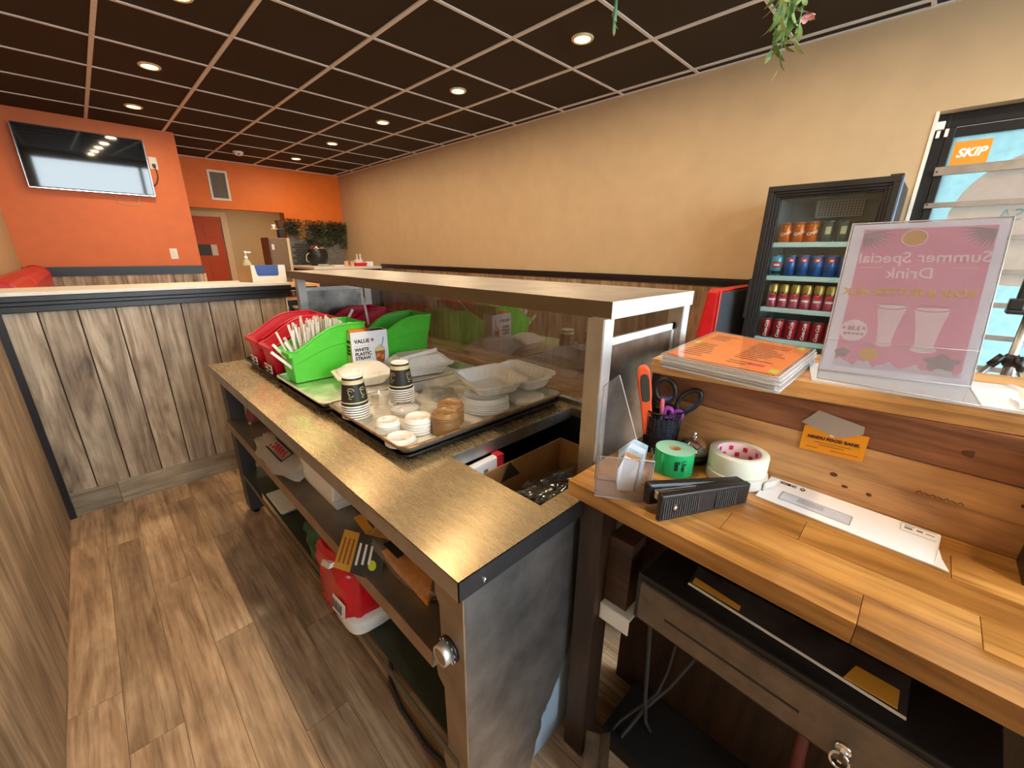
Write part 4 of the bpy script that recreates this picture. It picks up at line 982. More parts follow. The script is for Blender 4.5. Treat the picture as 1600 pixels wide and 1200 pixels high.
wtext('Uber', .0125, RR, -2.25, .027, inkblack, gr, True); wtext('Eats', .0125, RR, -2.58, .027, inkblack, gr, True, bold=.0003)
# ---------------------------------------------------------------- call bell
be = thing('call_bell', 'shiny service call bell with a black base beside the green roll', 'bell', (.893, .297, ZD))
obj('bell_base', MB().lathe([(.036, 0), (.037, .004), (.036, .016), (.030, .019), (.001, .019)], (0, 0, 0), 32), blackplastic, be)
obj('bell_dome', MB().lathe([(.0335, .018), (.0345, .020), (.032, .030), (.025, .040), (.014, .047), (.004, .0495), (.001, .0497)], (0, 0, 0), 32), chrome, be)
obj('plunger', MB().lathe([(.0035, .049), (.0035, .053), (.0065, .0535), (.0065, .056), (.003, .057), (.003, .063), (.001, .065)], (0, 0, 0), 16), chrome, be)
# ---------------------------------------------------------------- masking tape
tp = thing('tape_roll', 'roll of cream masking tape with a red-printed core lying on clear tape', 'tape', (.872, .200, ZD+.022))
obj('tape_body', MB().lathe([(.0415, 0), (.0535, .0005), (.054, .003), (.054, .036), (.0535, .0385), (.0415, .039)], (0, 0, 0), 44, cap=False), masking, tp)
obj('core', MB().lathe([(.0416, 0), (.0416, .039), (.039, .0385), (.039, 0.0005)], (0, 0, 0), 40, cap=False), plain('pink_core_card', S(228, 196, 200), .6, 0, .05), tp)
lb = []
for k in range(9):
    a0 = 2*PI*k/9+.2
    for zz in ((.008, .018), (.022, .032)):
        aa = a0+(.35 if zz[0] > .01 else 0); r = .0387
        o1 = [(r*math.cos(aa+.22*i/4), r*math.sin(aa+.22*i/4), zz[0]) for i in range(5)]; o2 = [(x, y, zz[1]) for x, y, _ in o1]
        m = MB()
        for i in range(4): m.add([o1[i], o1[i+1], o2[i+1], o2[i]], [(0, 1, 2, 3)])
        lb.append(m)
obj('core_print', merge(lb), plain('crimson_print', S(206, 40, 90), .6), tp)
t2 = thing('tape_roll', 'roll of frosted clear tape beneath the cream masking tape', 'tape', (.870, .198, ZD))
obj('tape_body', MB().lathe([(.040, 0), (.0555, 0), (.056, .002), (.056, .0195), (.0555, .0215), (.040, .0215)], (0, 0, 0), 44, cap=False), plain('frosted_tape_side', S(206, 204, 198), .3, 0, .05), t2)
obj('tape_tail', MB().grid(lambda u, v: (-.02+.04*u, -.0555-.018*u, .002+.018*v), 4, 2), plain('tape_tail_film', S(206, 206, 202), .3), t2, solid=.0006)
# ---------------------------------------------------------------- mesh pen cup and what stands in it
pc = thing('pen_cup', 'black mesh pen cup against the desk boards behind the bell', 'pen cup', (.885, .372, ZD))
mm = MB(); r0, r1_, hh = .036, .041, .10
for k in range(26):
    a = 2*PI*k/26; mm.tube([(r0*math.cos(a), r0*math.sin(a), .003), (r1_*math.cos(a), r1_*math.sin(a), hh)], .0009, 4)
for k in range(13):
    z = .006+.0073*k; r = r0+(r1_-r0)*z/hh; mm.tube([(r*math.cos(2*PI*j/22), r*math.sin(2*PI*j/22), z) for j in range(22)], .0008, 4, True)
o = obj('mesh_wall', mm, blackmetal, pc); o['kind'] = 'stuff'
obj('rim', MB().tube([(r1_*math.cos(2*PI*j/28), r1_*math.sin(2*PI*j/28), hh) for j in range(28)], .0022, 6, True), blackmetal, pc)
obj('cup_base', MB().lathe([(r0+.001, 0), (r0+.001, .004), (.001, .004)], (0, 0, 0), 28), blackmetal, pc)
obj('liner', MB().lathe([(r0-.003, .004), (r1_-.003, hh-.012)], (0, 0, 0), 28, cap=False), plain('dark_cup_liner', S(40, 42, 60), .4, 0, .5, 60), pc)
def tilt(t, d): t.rotation_mode = 'QUATERNION'; t.rotation_quaternion = Vector((0, 0, 1)).rotation_difference(Vector(d)); return t
kn_ = tilt(thing('utility_knife', 'orange and black utility knife standing in the mesh cup', 'knife', (.866, .39, ZD+.02)), (-.17, .10, 1))
def slab(outline, y0, y1): return MB().prism([(a, y0, b) for a, b in outline], (0, y1-y0, 0))
ko = [(-.0115, .02), (-.012, .10), (-.0145, .125), (-.0145, .165), (-.013, .180), (-.008, .189), (0, .1915), (.008, .189), (.013, .180), (.0145, .165), (.0145, .125), (.012, .10), (.0115, .02)]
kh = obj('knife_handle', slab(ko, -.008, .008), knifeorange, kn_, bevel=.004)
ki = [(-.0085, .108), (-.0095, .125), (-.0095, .158), (-.007, .170), (0, .173), (.007, .170), (.0095, .158), (.0095, .125), (.0085, .108), (0, .104)]
obj('grip_inlay', slab(ki, -.0095, .0095), plain('olive_black_grip', S(58, 58, 50), .5), kn_, bevel=.001)
kn_.rotation_quaternion = kn_.rotation_quaternion @ Matrix.Rotation(-1.0, 3, 'Z').to_quaternion()
def scissors(label, loc, d, spin, rings, m1, m2, sc=1.0):
    t = tilt(thing('scissors', label, 'scissors', loc, group=None), d)
    t.rotation_quaternion = t.rotation_quaternion @ Matrix.Rotation(spin, 3, 'Z').to_quaternion()
    for i, (cx, cz3, rx, rz3, ang) in enumerate(rings):
        pts = []
        for k in range(26):
            a = 2*PI*k/26; px, pz = rx*math.cos(a), rz3*math.sin(a)
            pts.append(((cx+px*math.cos(ang)-pz*math.sin(ang))*sc, (.002 if i else -.002), (cz3+px*math.sin(ang)+pz*math.cos(ang))*sc))
        h = obj('finger_loop', MB().tube(pts, .0054*sc, 8, True), m1, t)
        pin = [(((cx+.83*rx*math.cos(a)*math.cos(ang)-.83*rz3*math.sin(a)*math.sin(ang)))*sc, (.002 if i else -.002), (cz3+.83*rx*math.cos(a)*math.sin(ang)+.83*rz3*math.sin(a)*math.cos(ang))*sc) for a in [(-2.4 if i == 0 else -.9)+.16*k for k in range(12)]]
        obj('soft_grip', MB().tube(pin, .0036*sc, 6), m2, t)
        s_ = -1 if i == 0 else 1
        obj('shank', MB().hexa([(-.004*sc, -.002, .055*sc), (.004*sc, -.002, .055*sc), (.004*sc, .002, .055*sc), (-.004*sc, .002, .055*sc)], [(cx*sc-.006*sc, -.003, (cz3-rz3)*sc+.002), (cx*sc+.006*sc, -.003, (cz3-rz3)*sc+.002), (cx*sc+.006*sc, .003, (cz3-rz3)*sc+.002), (cx*sc-.006*sc, .003, (cz3-rz3)*sc+.002)]), m1, t)
        obj('blade', MB().prism([(-.006*sc, .001*s_, .06*sc), (.006*sc, .001*s_, .06*sc), (-.002*s_*sc, .001*s_, -.004*sc)], (0, .0012, 0)), chrome, t)
    return t
scissors('large black scissors with blue inner grips standing in the mesh cup', (.893, .366, ZD+.012), (.08, -.10, 1), -1.15, [(-.026, .129, .021, .027, .35), (.028, .116, .018, .031, -.55)], blackplastic, scissorblue, 1.0)
scissors('small purple-handled scissors low in the mesh cup', (.884, .362, ZD+.010), (.05, -.12, 1), -1.1, [(-.010, .085, .0085, .012, .2), (.011, .082, .0085, .012, -.2)], purple, purple, 1.0)
pn = tilt(thing('pen', 'pink-topped pen leaning in the mesh cup between knife and scissors', 'pen', (.880, .372, ZD+.008)), (-.10, -.02, 1))
obj('pen_barrel', MB().lathe([(.001, 0), (.0038, .012), (.0042, .10)], (0, 0, 0), 12), greyplastic, pn); obj('pen_cap', MB().lathe([(.0046, .085), (.0046, .118), (.003, .122)], (0, 0, 0), 12), plain('pink_cap', S(236, 120, 140), .4), pn)
# ---------------------------------------------------------------- acrylic leaflet holder
ah = thing('leaflet_holder', 'clear acrylic leaflet holder standing at the end of the wooden desk', 'holder', (.682, .298, ZD))
ah.rotation_euler = (0, 0, 2.16)
wd = .098
def sheet(pts, d, th=.0022):
    n = Vector(d).normalized()*th; return MB().prism(pts, n)
back = [(0, -.035, 0), (wd, -.035, 0), (wd*.99, .010, .215), (wd*.74, .016, .238), (wd*.30, .0, .11)]
obj('back_sheet', sheet(back, (0, 1, 0)), acrylic, ah)
obj('front_pocket', sheet([(0, .03, 0), (wd, .03, 0), (wd, .040, .09), (0, .040, .09)], (0, 1, 0)), acrylic, ah)
obj('base_sheet', B(0, wd, -.036, .032, 0, .0022), acrylic, ah)
side = [(0, -.035, 0), (0, .03, 0), (0, .040, .09), (0, .004, .10)]
obj('side_sheet', sheet(side, (1, 0, 0)), acrylic, ah); obj('side_sheet', sheet([(wd, y, z) for _, y, z in side], (-1, 0, 0)), acrylic, ah)
ed = MB()
ed.tube([back[0], back[4], back[3], back[2], back[1]], .0011, 5).tube([(0, .03, 0), (0, .04, .09), (wd, .04, .09), (wd, .03, 0)], .0010, 5).tube([(0, -.035, .001), (0, .031, .001), (wd, .031, .001), (wd, -.035, .001)], .0010, 5, True)
obj('edge_glint', ed, acrylglint, ah)
lc = plain('pale_blue_leaflet', S(190, 214, 228), .5, 0, .25, 50)
for k in range(5):
    x = .010+.004*k; t = tag(obj('leaflet', MB().prism([(x, -.020+.006*k, .004), (x+.046-.004*k, -.022+.007*k, .004), (x+.050-.004*k, .002+.006*k, .088-.007*k), (x+.024, .004+.006*k, .114-.006*k), (x-.002, .002+.006*k, .102-.006*k)], (0, .0008, 0)), [lc, paperwhite, lc, plain('tan_leaflet', S(206, 150, 104), .5, 0, .2), paperwhite][k], None), '%s leaflet in the clear holder, %s from its back sheet' % (['blue printed', 'white', 'pale blue', 'tan', 'plain white'][k], ORD[k+1]), 'leaflet', 'leaflets in the clear holder')
    t.matrix_world = Matrix.Translation((.682, .298, ZD)) @ Matrix.Rotation(2.16, 4, 'Z')
# ---------------------------------------------------------------- envelope
en = thing('envelope', 'white torn-open bank envelope with an address window on the desk', 'envelope', (0, 0, ZD+.0006))
EO = Vector((.823, .147, 0)); eu = (Vector((.806, -.104, 0))-EO); ev = (Vector((.929, .146, 0))-EO)
def ept(u, v, z=0): p = EO+eu*u+ev*v; return (p.x, p.y, z)
out = [ept(0, 0), ept(.97, -.01), ept(1.03, -.10, .004), ept(1.0, .22, .002), ept(.985, .5, .002), ept(.995, .93, .001), ept(.99, 1.0), ept(.0, 1.0)]
obj('envelope_sheet', MB().prism(out, (0, 0, .0022)), paperwhite, en)
EZ = .0024
def erect(u0, u1, v0, v1, z=EZ, th=.0003): return MB().prism([ept(u0, v0, z), ept(u1, v0, z), ept(u1, v1, z), ept(u0, v1, z)], (0, 0, th))
obj('address_window', erect(.13, .56, .20, .52), plain('window_film', S(196, 204, 222), .2), en)
obj('window_edge', merge([erect(.13, .56, .515, .525, EZ+.0002), erect(.13, .56, .195, .205, EZ+.0002), erect(.555, .56, .2, .52, EZ+.0002), erect(.13, .135, .2, .52, EZ+.0002)]), inkgrey, en)
obj('address_print', merge([erect(.24, .40, .44-.055*k, .455-.055*k, EZ+.0003) for k in range(3)]), inkgrey, en)
text('CIBC', .012, ept(.135, .86, EZ), eu, ev, inkblack, en, bold=.0005, spacing=1.05)
obj('bank_mark', MB().prism([ept(.212, .86, EZ), ept(.232, .79, EZ), ept(.252, .86, EZ), ept(.232, .93, EZ)], (0, 0, .0005)), inkblack, en)
obj('bank_mark', MB().prism([ept(.224, .86, EZ+.0002), ept(.232, .83, EZ+.0002), ept(.240, .86, EZ+.0002), ept(.232, .89, EZ+.0002)], (0, 0, .0006)), inkwhite, en)
obj('postage_print', merge([erect(.80, .975, .955, .962), erect(.80, .803, .72, .96), erect(.82, .86, .80, .86), erect(.88, .91, .83, .88), erect(.925, .965, .84, .86), erect(.82, .87, .90, .915), erect(.80, .975, .70, .705)]), inkgrey, en)
# ---------------------------------------------------------------- business card taped to the board
bc = thing('business_card', 'orange business card taped to the pine board beneath the raised shelf', 'card')
def cpt(u, v, l=0):
    a = Vector((0, .112, .968)); b = Vector((0, .017, .9735)); c2 = Vector((0, .112, .919))
    p = a+(b-a)*u+(c2-a)*v; return (bx_(p.y)-.002-l, p.y, p.z)
obj('card_sheet', MB().prism([cpt(0, 0), cpt(1, 0), cpt(1, 1), cpt(0, 1)], (-.0006, 0, 0)), cardorange, bc)
cu_, cv_ = Vector(cpt(1, 0))-Vector(cpt(0, 0)), Vector(cpt(0, 0))-Vector(cpt(0, 1))
text('HINDU FOOD BANK', .0083, cpt(.5, .42, .0011), cu_, cv_, inkblack, bc, bold=.0002)
obj('fine_print', merge([MB().prism([cpt(a0, v0, .0009), cpt(a1, v0, .0009), cpt(a1, v0+.03, .0009), cpt(a0, v0+.03, .0009)], (-.0003, 0, 0)) for a0, a1, v0 in ((.22, .8, .58), (.3, .7, .68), (.1, .3, .82), (.5, .93, .82))]), plain('brown_fine_print', S(170, 104, 20), .6), bc)
obj('card_emblem', MB().prism([cpt(.47+.05*math.cos(t), .18+.10*math.sin(t), .0009) for t in [2*PI*k/18 for k in range(18)]], (-.0004, 0, 0)), inkwhite, bc)
tq = [(0, .118, .973), (0, .098, 1.000), (0, .030, .990), (0, .026, .978)]
tag(obj('tape_strip', MB().prism([(bx_(y)-.0035, y, z) for _, y, z in ((0, .118, .972), (0, .096, 1.002), (0, .027, .990), (0, .026, .976), (0, .055, .958), (0, .08, .962))], (-.0005, 0, 0)), tapeclear), 'frosted tape strip holding the orange business card', 'tape')
# ---------------------------------------------------------------- laminated menus
mc = [Vector(p) for p in ((.835, .372, 0), (1.205, .392, 0), (1.10, .148, 0), (.79, .146, 0))]
ZS = 1.0525
for k in range(5):
    z = ZS+.0062*k; j = Vector((random.uniform(-.006, .006), random.uniform(-.005, .005), 0)); P = [p+j*(1 if k < 4 else 0)+Vector((0, 0, z)) for p in mc]
    P = [p+Vector((0, 0, -.0214*(p.y-.2))) for p in P]
    t = thing('laminated_menu', ('orange laminated menu on top of the menu stack' if k == 4 else 'laminated menu, %s from the bottom of the stack on the raised shelf' % ORD[k+1]), 'menu', group='laminated menus')
    ct = sum(P, Vector())/4; Q = [ct+(p-ct)*.93 for p in P]
    obj('print_sheet', MB().prism([p+Vector((0, 0, .0008)) for p in Q], (0, 0, .0028)), menuorange if k == 4 else paperwhite, t)
    obj('laminate_film', MB().prism(P, (0, 0, .0046)), laminate if k < 4 else clear('gloss_laminate', (.98, .98, .98), 1, 1.45, .05, .04, (.9, .9, .9)), t)
    obj('laminate_edge', MB().tube([p+Vector((0, 0, .0023)) for p in P], .0012, 5, True), acrylglint, t)
    if k == 4:
        def mp(u, v): return Q[0]*(1-u)*(1-v)+Q[1]*u*(1-v)+Q[2]*u*v+Q[3]*(1-u)*v+Vector((0, 0, .0038))
        # text bars run along v (the short side of the photograph's sheet)
        bars = []; lim = []
        for r_ in range(15):
            u = .10+.055*r_
            for a0, a1 in ((.08, .24+.1*random.random()), (.55, .72+.2*random.random())):
                if random.random() < .8: bars.append(MB().prism([mp(u, a0), mp(u+.010, a0), mp(u+.010, a1), mp(u, a1)], (0, 0, .0006)))
        obj('printed_text', merge(bars), plain('brown_menu_ink', S(92, 44, 20), .5), t)
        obj('lime_patch', merge([MB().prism([mp(a, b), mp(a+.10, b), mp(a+.10, b+.06), mp(a, b+.06)], (0, 0, .0005)) for a, b in ((.02, .93), (.45, .01), (.88, .9))]), limeprint, t)
        obj('red_patch', MB().prism([mp(.13, .72), mp(.18, .72), mp(.18, .86), mp(.13, .86)], (0, 0, .0006)), inkred, t)
# ---------------------------------------------------------------- acrylic sign with poster
def szz(p): return (p[0], p[1], p[2]+sz(p[1]))
tag(obj('plastic_sheet', MB().prism([szz(p) for p in ((.915, .118, .0005), (.918, -.135, .0005), (1.10, -.14, .0005), (1.07, .15, .0005))], (0, 0, .004)).grid(lambda u, v: (.925+.17*u, -.128-.02*v-.004*math.sin(9*u), sz(-.13)+.004+.004*math.sin(7*u+3*v)), 12, 3), whitesheet), 'white crinkled plastic sheet spread beneath the acrylic sign', 'sheet')
sg = thing('acrylic_sign', 'leaning clear acrylic sign holder with a rose drink poster facing away', 'sign')
BL = Vector((.983, .120, 1.062)); BR = Vector((1.013, -.083, 1.067)); TL = Vector((1.0811, .136, 1.3347)); TR = TL+(BR-BL)*1.01
def sp_(u, v, l=0):
    p = BL*(1-u)*(1-v)+BR*u*(1-v)+TR*u*v+TL*(1-u)*v; return p+SN*l
SN = (BR-BL).cross(TL-BL).normalized(); SN = SN if SN.x < 0 else -SN     # towards the desk side
def sq(u0, u1, v0, v1, l0, l1): return MB().prism([sp_(u0, v0, l0), sp_(u1, v0, l0), sp_(u1, v1, l0), sp_(u0, v1, l0)], SN*(l1-l0))
obj('acrylic_sheet', sq(0, 1, 0, 1, .0012, .003), acrylic, sg)
obj('acrylic_sheet', sq(0, 1, 0, 1, -.003, -.0012), acrylic, sg)
FR = Vector((.925, .112, 1.0615)); FR2 = Vector((.903, -.091, 1.066))
obj('acrylic_foot', MB().prism([FR, FR2, BR, BL], (0, 0, .0025)), acrylic, sg)
obj('acrylic_lip', MB().tube([BL+Vector((0, 0, .003)), BR+Vector((0, 0, .003))], .0014, 6).tube([FR, FR2], .0013, 6).tube([BL, TL, TR, BR], .0014, 6).tube([FR, BL], .0010, 6).tube([FR2, BR], .0010, 6).tube([sp_(.0, .215, .0035), sp_(1, .215, .0035)], .0005, 5), acrylglint, sg)
po = obj('poster_sheet', sq(.012, .988, .012, .99, -.0006, 0), posterpaper, sg)
obj('poster_rose', sq(.095, .93, .05, .955, 0, .0002), posterpink, sg)
ce_ = [sp_(.445+.082*math.cos(t), .892+.052*math.sin(t)*1.0, .0002) for t in [2*PI*k/28 for k in range(28)]]
obj('poster_emblem', MB().prism(ce_, SN*.0003), postergold, sg)
obj('emblem_ring', MB().tube([p+SN*.0003 for p in ce_], .0009, 5, True), posterwhite, sg)
su, sv_ = (BR-BL), (TL-BL)
def stext(s_, size, u, v, m, **k): return text(s_, size, sp_(u, v, .0005), su, sv_, m, sg, mirror=True, **k)
stext('Summer Special', .0272, .52, .765, posterwhite, bold=.0004, shear=.06); stext('Drink', .0272, .47, .665, posterwhite, bold=.0004, shear=.06)
stext('ROSE & BUTTER MILK', .0186, .475, .545, postergold, bold=.0005)
obj('poster_rule', merge([sq(.13, .28, .705, .708, .0002, .0005), sq(.73, .88, .70, .703, .0002, .0005)]), posterwhite, sg)
def leafs(u0, v0, a0, sgn):
    m = MB()
    for k in range(9):
        a = a0+sgn*k*.19; L_ = .19-.006*k; pts = []
        c0 = (u0, v0); e = (u0+L_*math.cos(a)*1.2, v0+L_*math.sin(a)*.8); nx, ny = -math.sin(a)*.008, math.cos(a)*.006
        m.prism([sp_(*c0, .0002), sp_((c0[0]+e[0])/2+nx, (c0[1]+e[1])/2+ny, .0002), sp_(*e, .0002), sp_((c0[0]+e[0])/2-nx, (c0[1]+e[1])/2-ny, .0002)], SN*.0002)
    return m
obj('palm_print', leafs(.10, .93, .1, -1), postergrey, sg); obj('palm_print', leafs(.93, .93, PI-.1, 1), postergrey, sg)
def glass_print(u, v, wt, wb_, h, m):
    pts = []
    for k in range(11):
        q = k/10; w = wb_+(wt-wb_)*q**1.6; pts.append((u-w, v+h*q))
    for k in range(11):
        q = 1-k/10; w = wb_+(wt-wb_)*q**1.6; pts.append((u+w, v+h*q))
    return MB().prism([sp_(a, b, .0002) for a, b in pts], SN*.0003)
obj('glass_print', glass_print(.41, .215, .105, .048, .25, None), posterwhite, sg); obj('glass_print', glass_print(.67, .20, .115, .06, .255, None), posterwhite, sg)
obj('glass_foot', MB().prism([sp_(.41+.06*math.cos(t), .212+.014*math.sin(t), .0003) for t in [2*PI*k/16 for k in range(16)]], SN*.0003).prism([sp_(.67+.085*math.cos(t), .198+.02*math.sin(t), .0003) for t in [2*PI*k/16 for k in range(16)]], SN*.0003), posterwhite, sg)
obj('glass_rim', MB().tube([sp_(.41+.10*math.cos(t), .455+.016*math.sin(t), .0006) for t in [2*PI*k/20 for k in range(20)]], .0005, 4, True).tube([sp_(.67+.11*math.cos(t), .45+.018*math.sin(t), .0006) for t in [2*PI*k/20 for k in range(20)]], .0005, 4, True), postergrey, sg)
star = []
for k in range(44): t = 2*PI*k/44; r = 1 if k % 2 else .88; star.append(sp_(.185+.105*r*math.cos(t), .29+.075*r*math.sin(t), .0003))
obj('price_burst', MB().prism(star, SN*.0003), posterwhite, sg)
stext('$ 3.50 +', .0105, .185, .302, postergrey, bold=.0004)
obj('price_fine_print', merge([sq(.12+.03*k, .14+.03*k, .262, .274, .0006, .0009) for k in range(5)]), postergrey, sg)
obj('lemon_print', MB().prism([sp_(.33+.065*math.cos(t), .145+.042*math.sin(t), .0003) for t in [2*PI*k/20 for k in range(20)]], SN*.0003), postergold, sg)
obj('flower_print', MB().prism([sp_(.80+.10*math.cos(t)*(1+.2*math.sin(5*t)), .13+.045*math.sin(t)*(1+.2*math.sin(5*t)), .0003) for t in [2*PI*k/30 for k in range(30)]], SN*.0003).prism([sp_(.14+.05*math.cos(t)*(1+.2*math.sin(5*t)), .14+.03*math.sin(t), .0003) for t in [2*PI*k/30 for k in range(30)]], SN*.0003), postergrey, sg)
cl = [sp_(.095, .05, .0002)]+[sp_(.095+.835*k/24, .085+.018*math.sin(k*1.3)+.012*math.sin(k*2.9), .0002) for k in range(25)]+[sp_(.93, .05, .0002)]
obj('cloud_print', MB().prism(cl, SN*.0002), posterpaper, sg)
# ================================================================== PHONE TRIPOD beyond the desk
tr = thing('camera_tripod', 'grey tripod with a phone clamp standing by the street door', 'tripod', (2.45, -.275, 0))
def tj(x, y, z): return (x, y, z)
HZ = .905
obj('centre_column', MB().tube([(0, 0, HZ-.24), (.0, 0, HZ+.17)], .013, 12), steel('tripod_tube', (.42, .42, .42), .4, 0), tr)
obj('hub', MB().lathe([(.018, HZ-.025), (.024, HZ-.01), (.024, HZ+.008), (.016, HZ+.02)], (0, 0, 0), 18), blackplastic, tr)
for k in range(3):
    a = 1.75+2*PI*k/3; cxx, cyy = math.cos(a), math.sin(a)
    lg_ = obj('leg', MB().tube([(.03*cxx, .03*cyy, HZ), (.27*cxx, .27*cyy, HZ-.45), (.50*cxx, .50*cyy, .01)], [.011, .010, .008], 10), MATS['tripod_tube'], tr)
    obj('leg_joint', MB().tube([(.022*cxx, .022*cyy, HZ+.012), (.048*cxx, .048*cyy, HZ-.030)], .0145, 8), blackplastic, lg_)
    obj('rubber_foot', MB().lathe([(.014, 0), (.012, .025)], (.50*cxx, .50*cyy, 0), 10), blackplastic, lg_)
obj('head_plate', MB().box(-.035, .035, -.06, .06, HZ+.17, HZ+.185).box(-.02, .02, .02, .06, HZ+.185, HZ+.225), blackplastic, tr, bevel=.004)
obj('phone_clamp', MB().box(-.012, .02, -.075, .045, HZ+.215, HZ+.34), blackplastic, tr, bevel=.006)
# ================================================================== DRINKS FRIDGE
FX, FY0, FY1, FZ = 2.94, .222, .800, 1.655
fr = thing('drinks_fridge', 'black glass-door drinks fridge with pale blue shelf strips against the beige wall', 'fridge')
obj('cabinet_shell', MB().box(FX+.06, 3.48, FY0+.004, FY0+.03, .03, FZ-.01).box(FX+.06, 3.48, FY1-.03, FY1-.004, .03, FZ-.01).box(FX+.06, 3.48, FY0+.03, FY1-.03, FZ-.05, FZ-.01).box(FX+.06, 3.48, FY0+.03, FY1-.03, .03, .25).box(3.44, 3.48, FY0+.03, FY1-.03, .25, FZ-.05), black, fr)
obj('liner', MB().box(3.42, 3.44, FY0+.032, FY1-.032, .25, FZ-.052).box(FX+.062, 3.42, FY0+.03, FY0+.034, .25, FZ-.05).box(FX+.062, 3.42, FY1-.034, FY1-.03, .25, FZ-.05).box(FX+.062, 3.42, FY0+.034, FY1-.034, FZ-.056, FZ-.05), fridgewhite, fr)
dr_ = MB()
def ring_(y0, y1, z0, z1, w, x0, x1):
    dr_.box(x0, x1, y0, y1, z1-w, z1).box(x0, x1, y0, y1, z0, z0+w).box(x0, x1, y0, y0+w, z0+w, z1-w).box(x0, x1, y1-w, y1, z0+w, z1-w)
ring_(FY0, FY1, .12, FZ, .030, FX, FX+.05)
ring_(FY0+.030, FY1-.030, .15, FZ-.030, .014, FX+.008, FX+.05)
ring_(FY0+.044, FY1-.044, .164, FZ-.044, .014, FX+.016, FX+.05)
ring_(FY0+.058, FY1-.058, .178, FZ-.058, .010, FX+.024, FX+.05)
dd = obj('door_frame', dr_, blackplastic, fr, bevel=.0025)
obj('door_glass', B(FX+.032, FX+.036, FY0+.066, FY1-.066, .186, FZ-.066), clear('fridge_glass', (.86, .90, .90), 1, 1.5, .01), fr)
obj('door_hinge', MB().box(FX+.01, FX+.06, FY0+.0, FY0+.05, FZ, FZ+.008), blackplastic, fr)
obj('door_edge', B(FX+.046, FX+.06, FY0-.004, FY0+.001, .12, FZ), plain('blue_white_gasket', S(150, 176, 214), .4, 0, .2, 30), fr)
obj('door_edge', B(FX+.052, FX+.07, FY0-.002, FY0+.005, .12, FZ), white, fr)
obj('door_handle', MB().box(FX-.006, FX+.02, FY1-.004, FY1+.012, .90, 1.14), blackplastic, fr, bevel=.003)
SHZ = [1.338, 1.146, .955, .765, .575]
for z in SHZ:
    s_ = obj('shelf', MB().box(FX+.10, 3.40, FY0+.05, FY1-.05, z+.006, z+.010), fridgewhite, fr)
    obj('shelf_strip', B(FX+.083, FX+.093, FY0+.06, FY1-.048, z-.014, z+.014), shelfcyan, s_, bevel=.002)
    for y in (FY0+.045, FY1-.045): obj('shelf_bracket', B(FX+.08, FX+.11, y-.008, y+.008, z-.02, z+.012), white, s_)
bk = thing('vent_basket', 'white perforated evaporator cover at the top of the fridge interior', 'cover', (3.30, .50, 1.50))
bt = MB().box(0, .10, -.115, .115, .098, .106).box(0, .006, -.115, -.108, 0, .1).box(0, .006, .108, .115, 0, .1).box(0, .006, -.115, .115, 0, .008)
for k in range(14): y = -.10+.0154*k; bt.box(0, .006, y, y+.006, .008, .098)
for k in range(6): z = .016+.0145*k; bt.box(-.001, .005, -.108, .108, z, z+.005)
obj('grille', bt, foam, bk); obj('grille_back', B(.008, .1, -.11, .11, 0, .098), plain('grille_grey', S(150, 152, 152), .6), bk)  # plain grey block behind the grille bars
def can(label, x, y, z, body, topm, r=.0325, h=.115, neck=.0265, split=None, group='drink cans in the fridge'):
    t = thing('drink_can', label, 'can', (x, y, z), 0, group)
    key = ('can', body.name, r, h, split and split[0].name)
    if key not in CAN:
        q = [(.022, 0), (.026, .003), (r, .010)]
        if split: a = MB().lathe(q+[(r, h*split[1])], (0, 0, 0), 22); b = MB().lathe([(r, h*split[1]), (r, h-.012), (neck, h-.002)], (0, 0, 0), 22, cap=False)
        else: a = MB().lathe(q+[(r, h-.012), (neck, h-.002)], (0, 0, 0), 22); b = None
        rim = MB().lathe([(neck, h-.002), (neck+.0012, h), (neck-.0015, h+.0005), (neck-.003, h-.004), (.001, h-.004)], (0, 0, 0), 22, cap=False)
        CAN[key] = (a.mesh('can_body'), b.mesh('upper_body') if b else None, rim.mesh('can_lid'))
    a, b, rim = CAN[key]
    put('can_body', a, body, t); put('can_lid', rim, topm, t)
    if b: put('upper_body', b, split[0], t)
    return t
CAN = {}; CX = FX+.135
def band(t, r, z0, z1, a0, a1, m, name='printed_band'):
    g = MB().grid(lambda u, v: ((r+.0006)*math.cos(a0+(a1-a0)*u), (r+.0006)*math.sin(a0+(a1-a0)*u), z0+(z1-z0)*v), 10, 1); return obj(name, g, m, t)
def wt(t, s_, size, r, ang, z, m, up=False, slant=0, **k):
    mb = text_mb(s_, size, .0003, **k)
    if up: mb.v = [(-b, a, c) for a, b, c in mb.v]
    if slant: mb.v = [(a*math.cos(slant)-b*math.sin(slant), a*math.sin(slant)+b*math.cos(slant), c) for a, b, c in mb.v]
    mb.v = [(a, b+z, c) for a, b, c in mb.v]
    return obj('lettering', wrap(mb, r, (0, 0, 0), ang, .0006), m, t)
aim = lambda y: math.atan2(-y, -CX)
for k, y in enumerate((.700, .632, .568)):
    t = can('orange soda can, %s from the fridge hinge side on the top shelf' % ORD[k+1], CX, y, SHZ[0]+.011, crushorange, palegalv)
    wt(t, 'Crush', .024, .0325, aim(y)+.15, .055, inkwhite, slant=.35, bold=.0006); band(t, .0325, .092, .098, 0, 2*PI, limeprint)
for k, y in enumerate((.495, .425, .355, .29)):
    t = can('grey green soda can, %s right of the orange ones on the top shelf' % ORD[k+1], CX, y, SHZ[0]+.011, cangrey, palegalv)
    band(t, .0325, .045, .085, aim(y)-.3, aim(y)+.5, creamband, 'pale_label'); band(t, .0325, .02, .026, 0, 2*PI, leafdark)
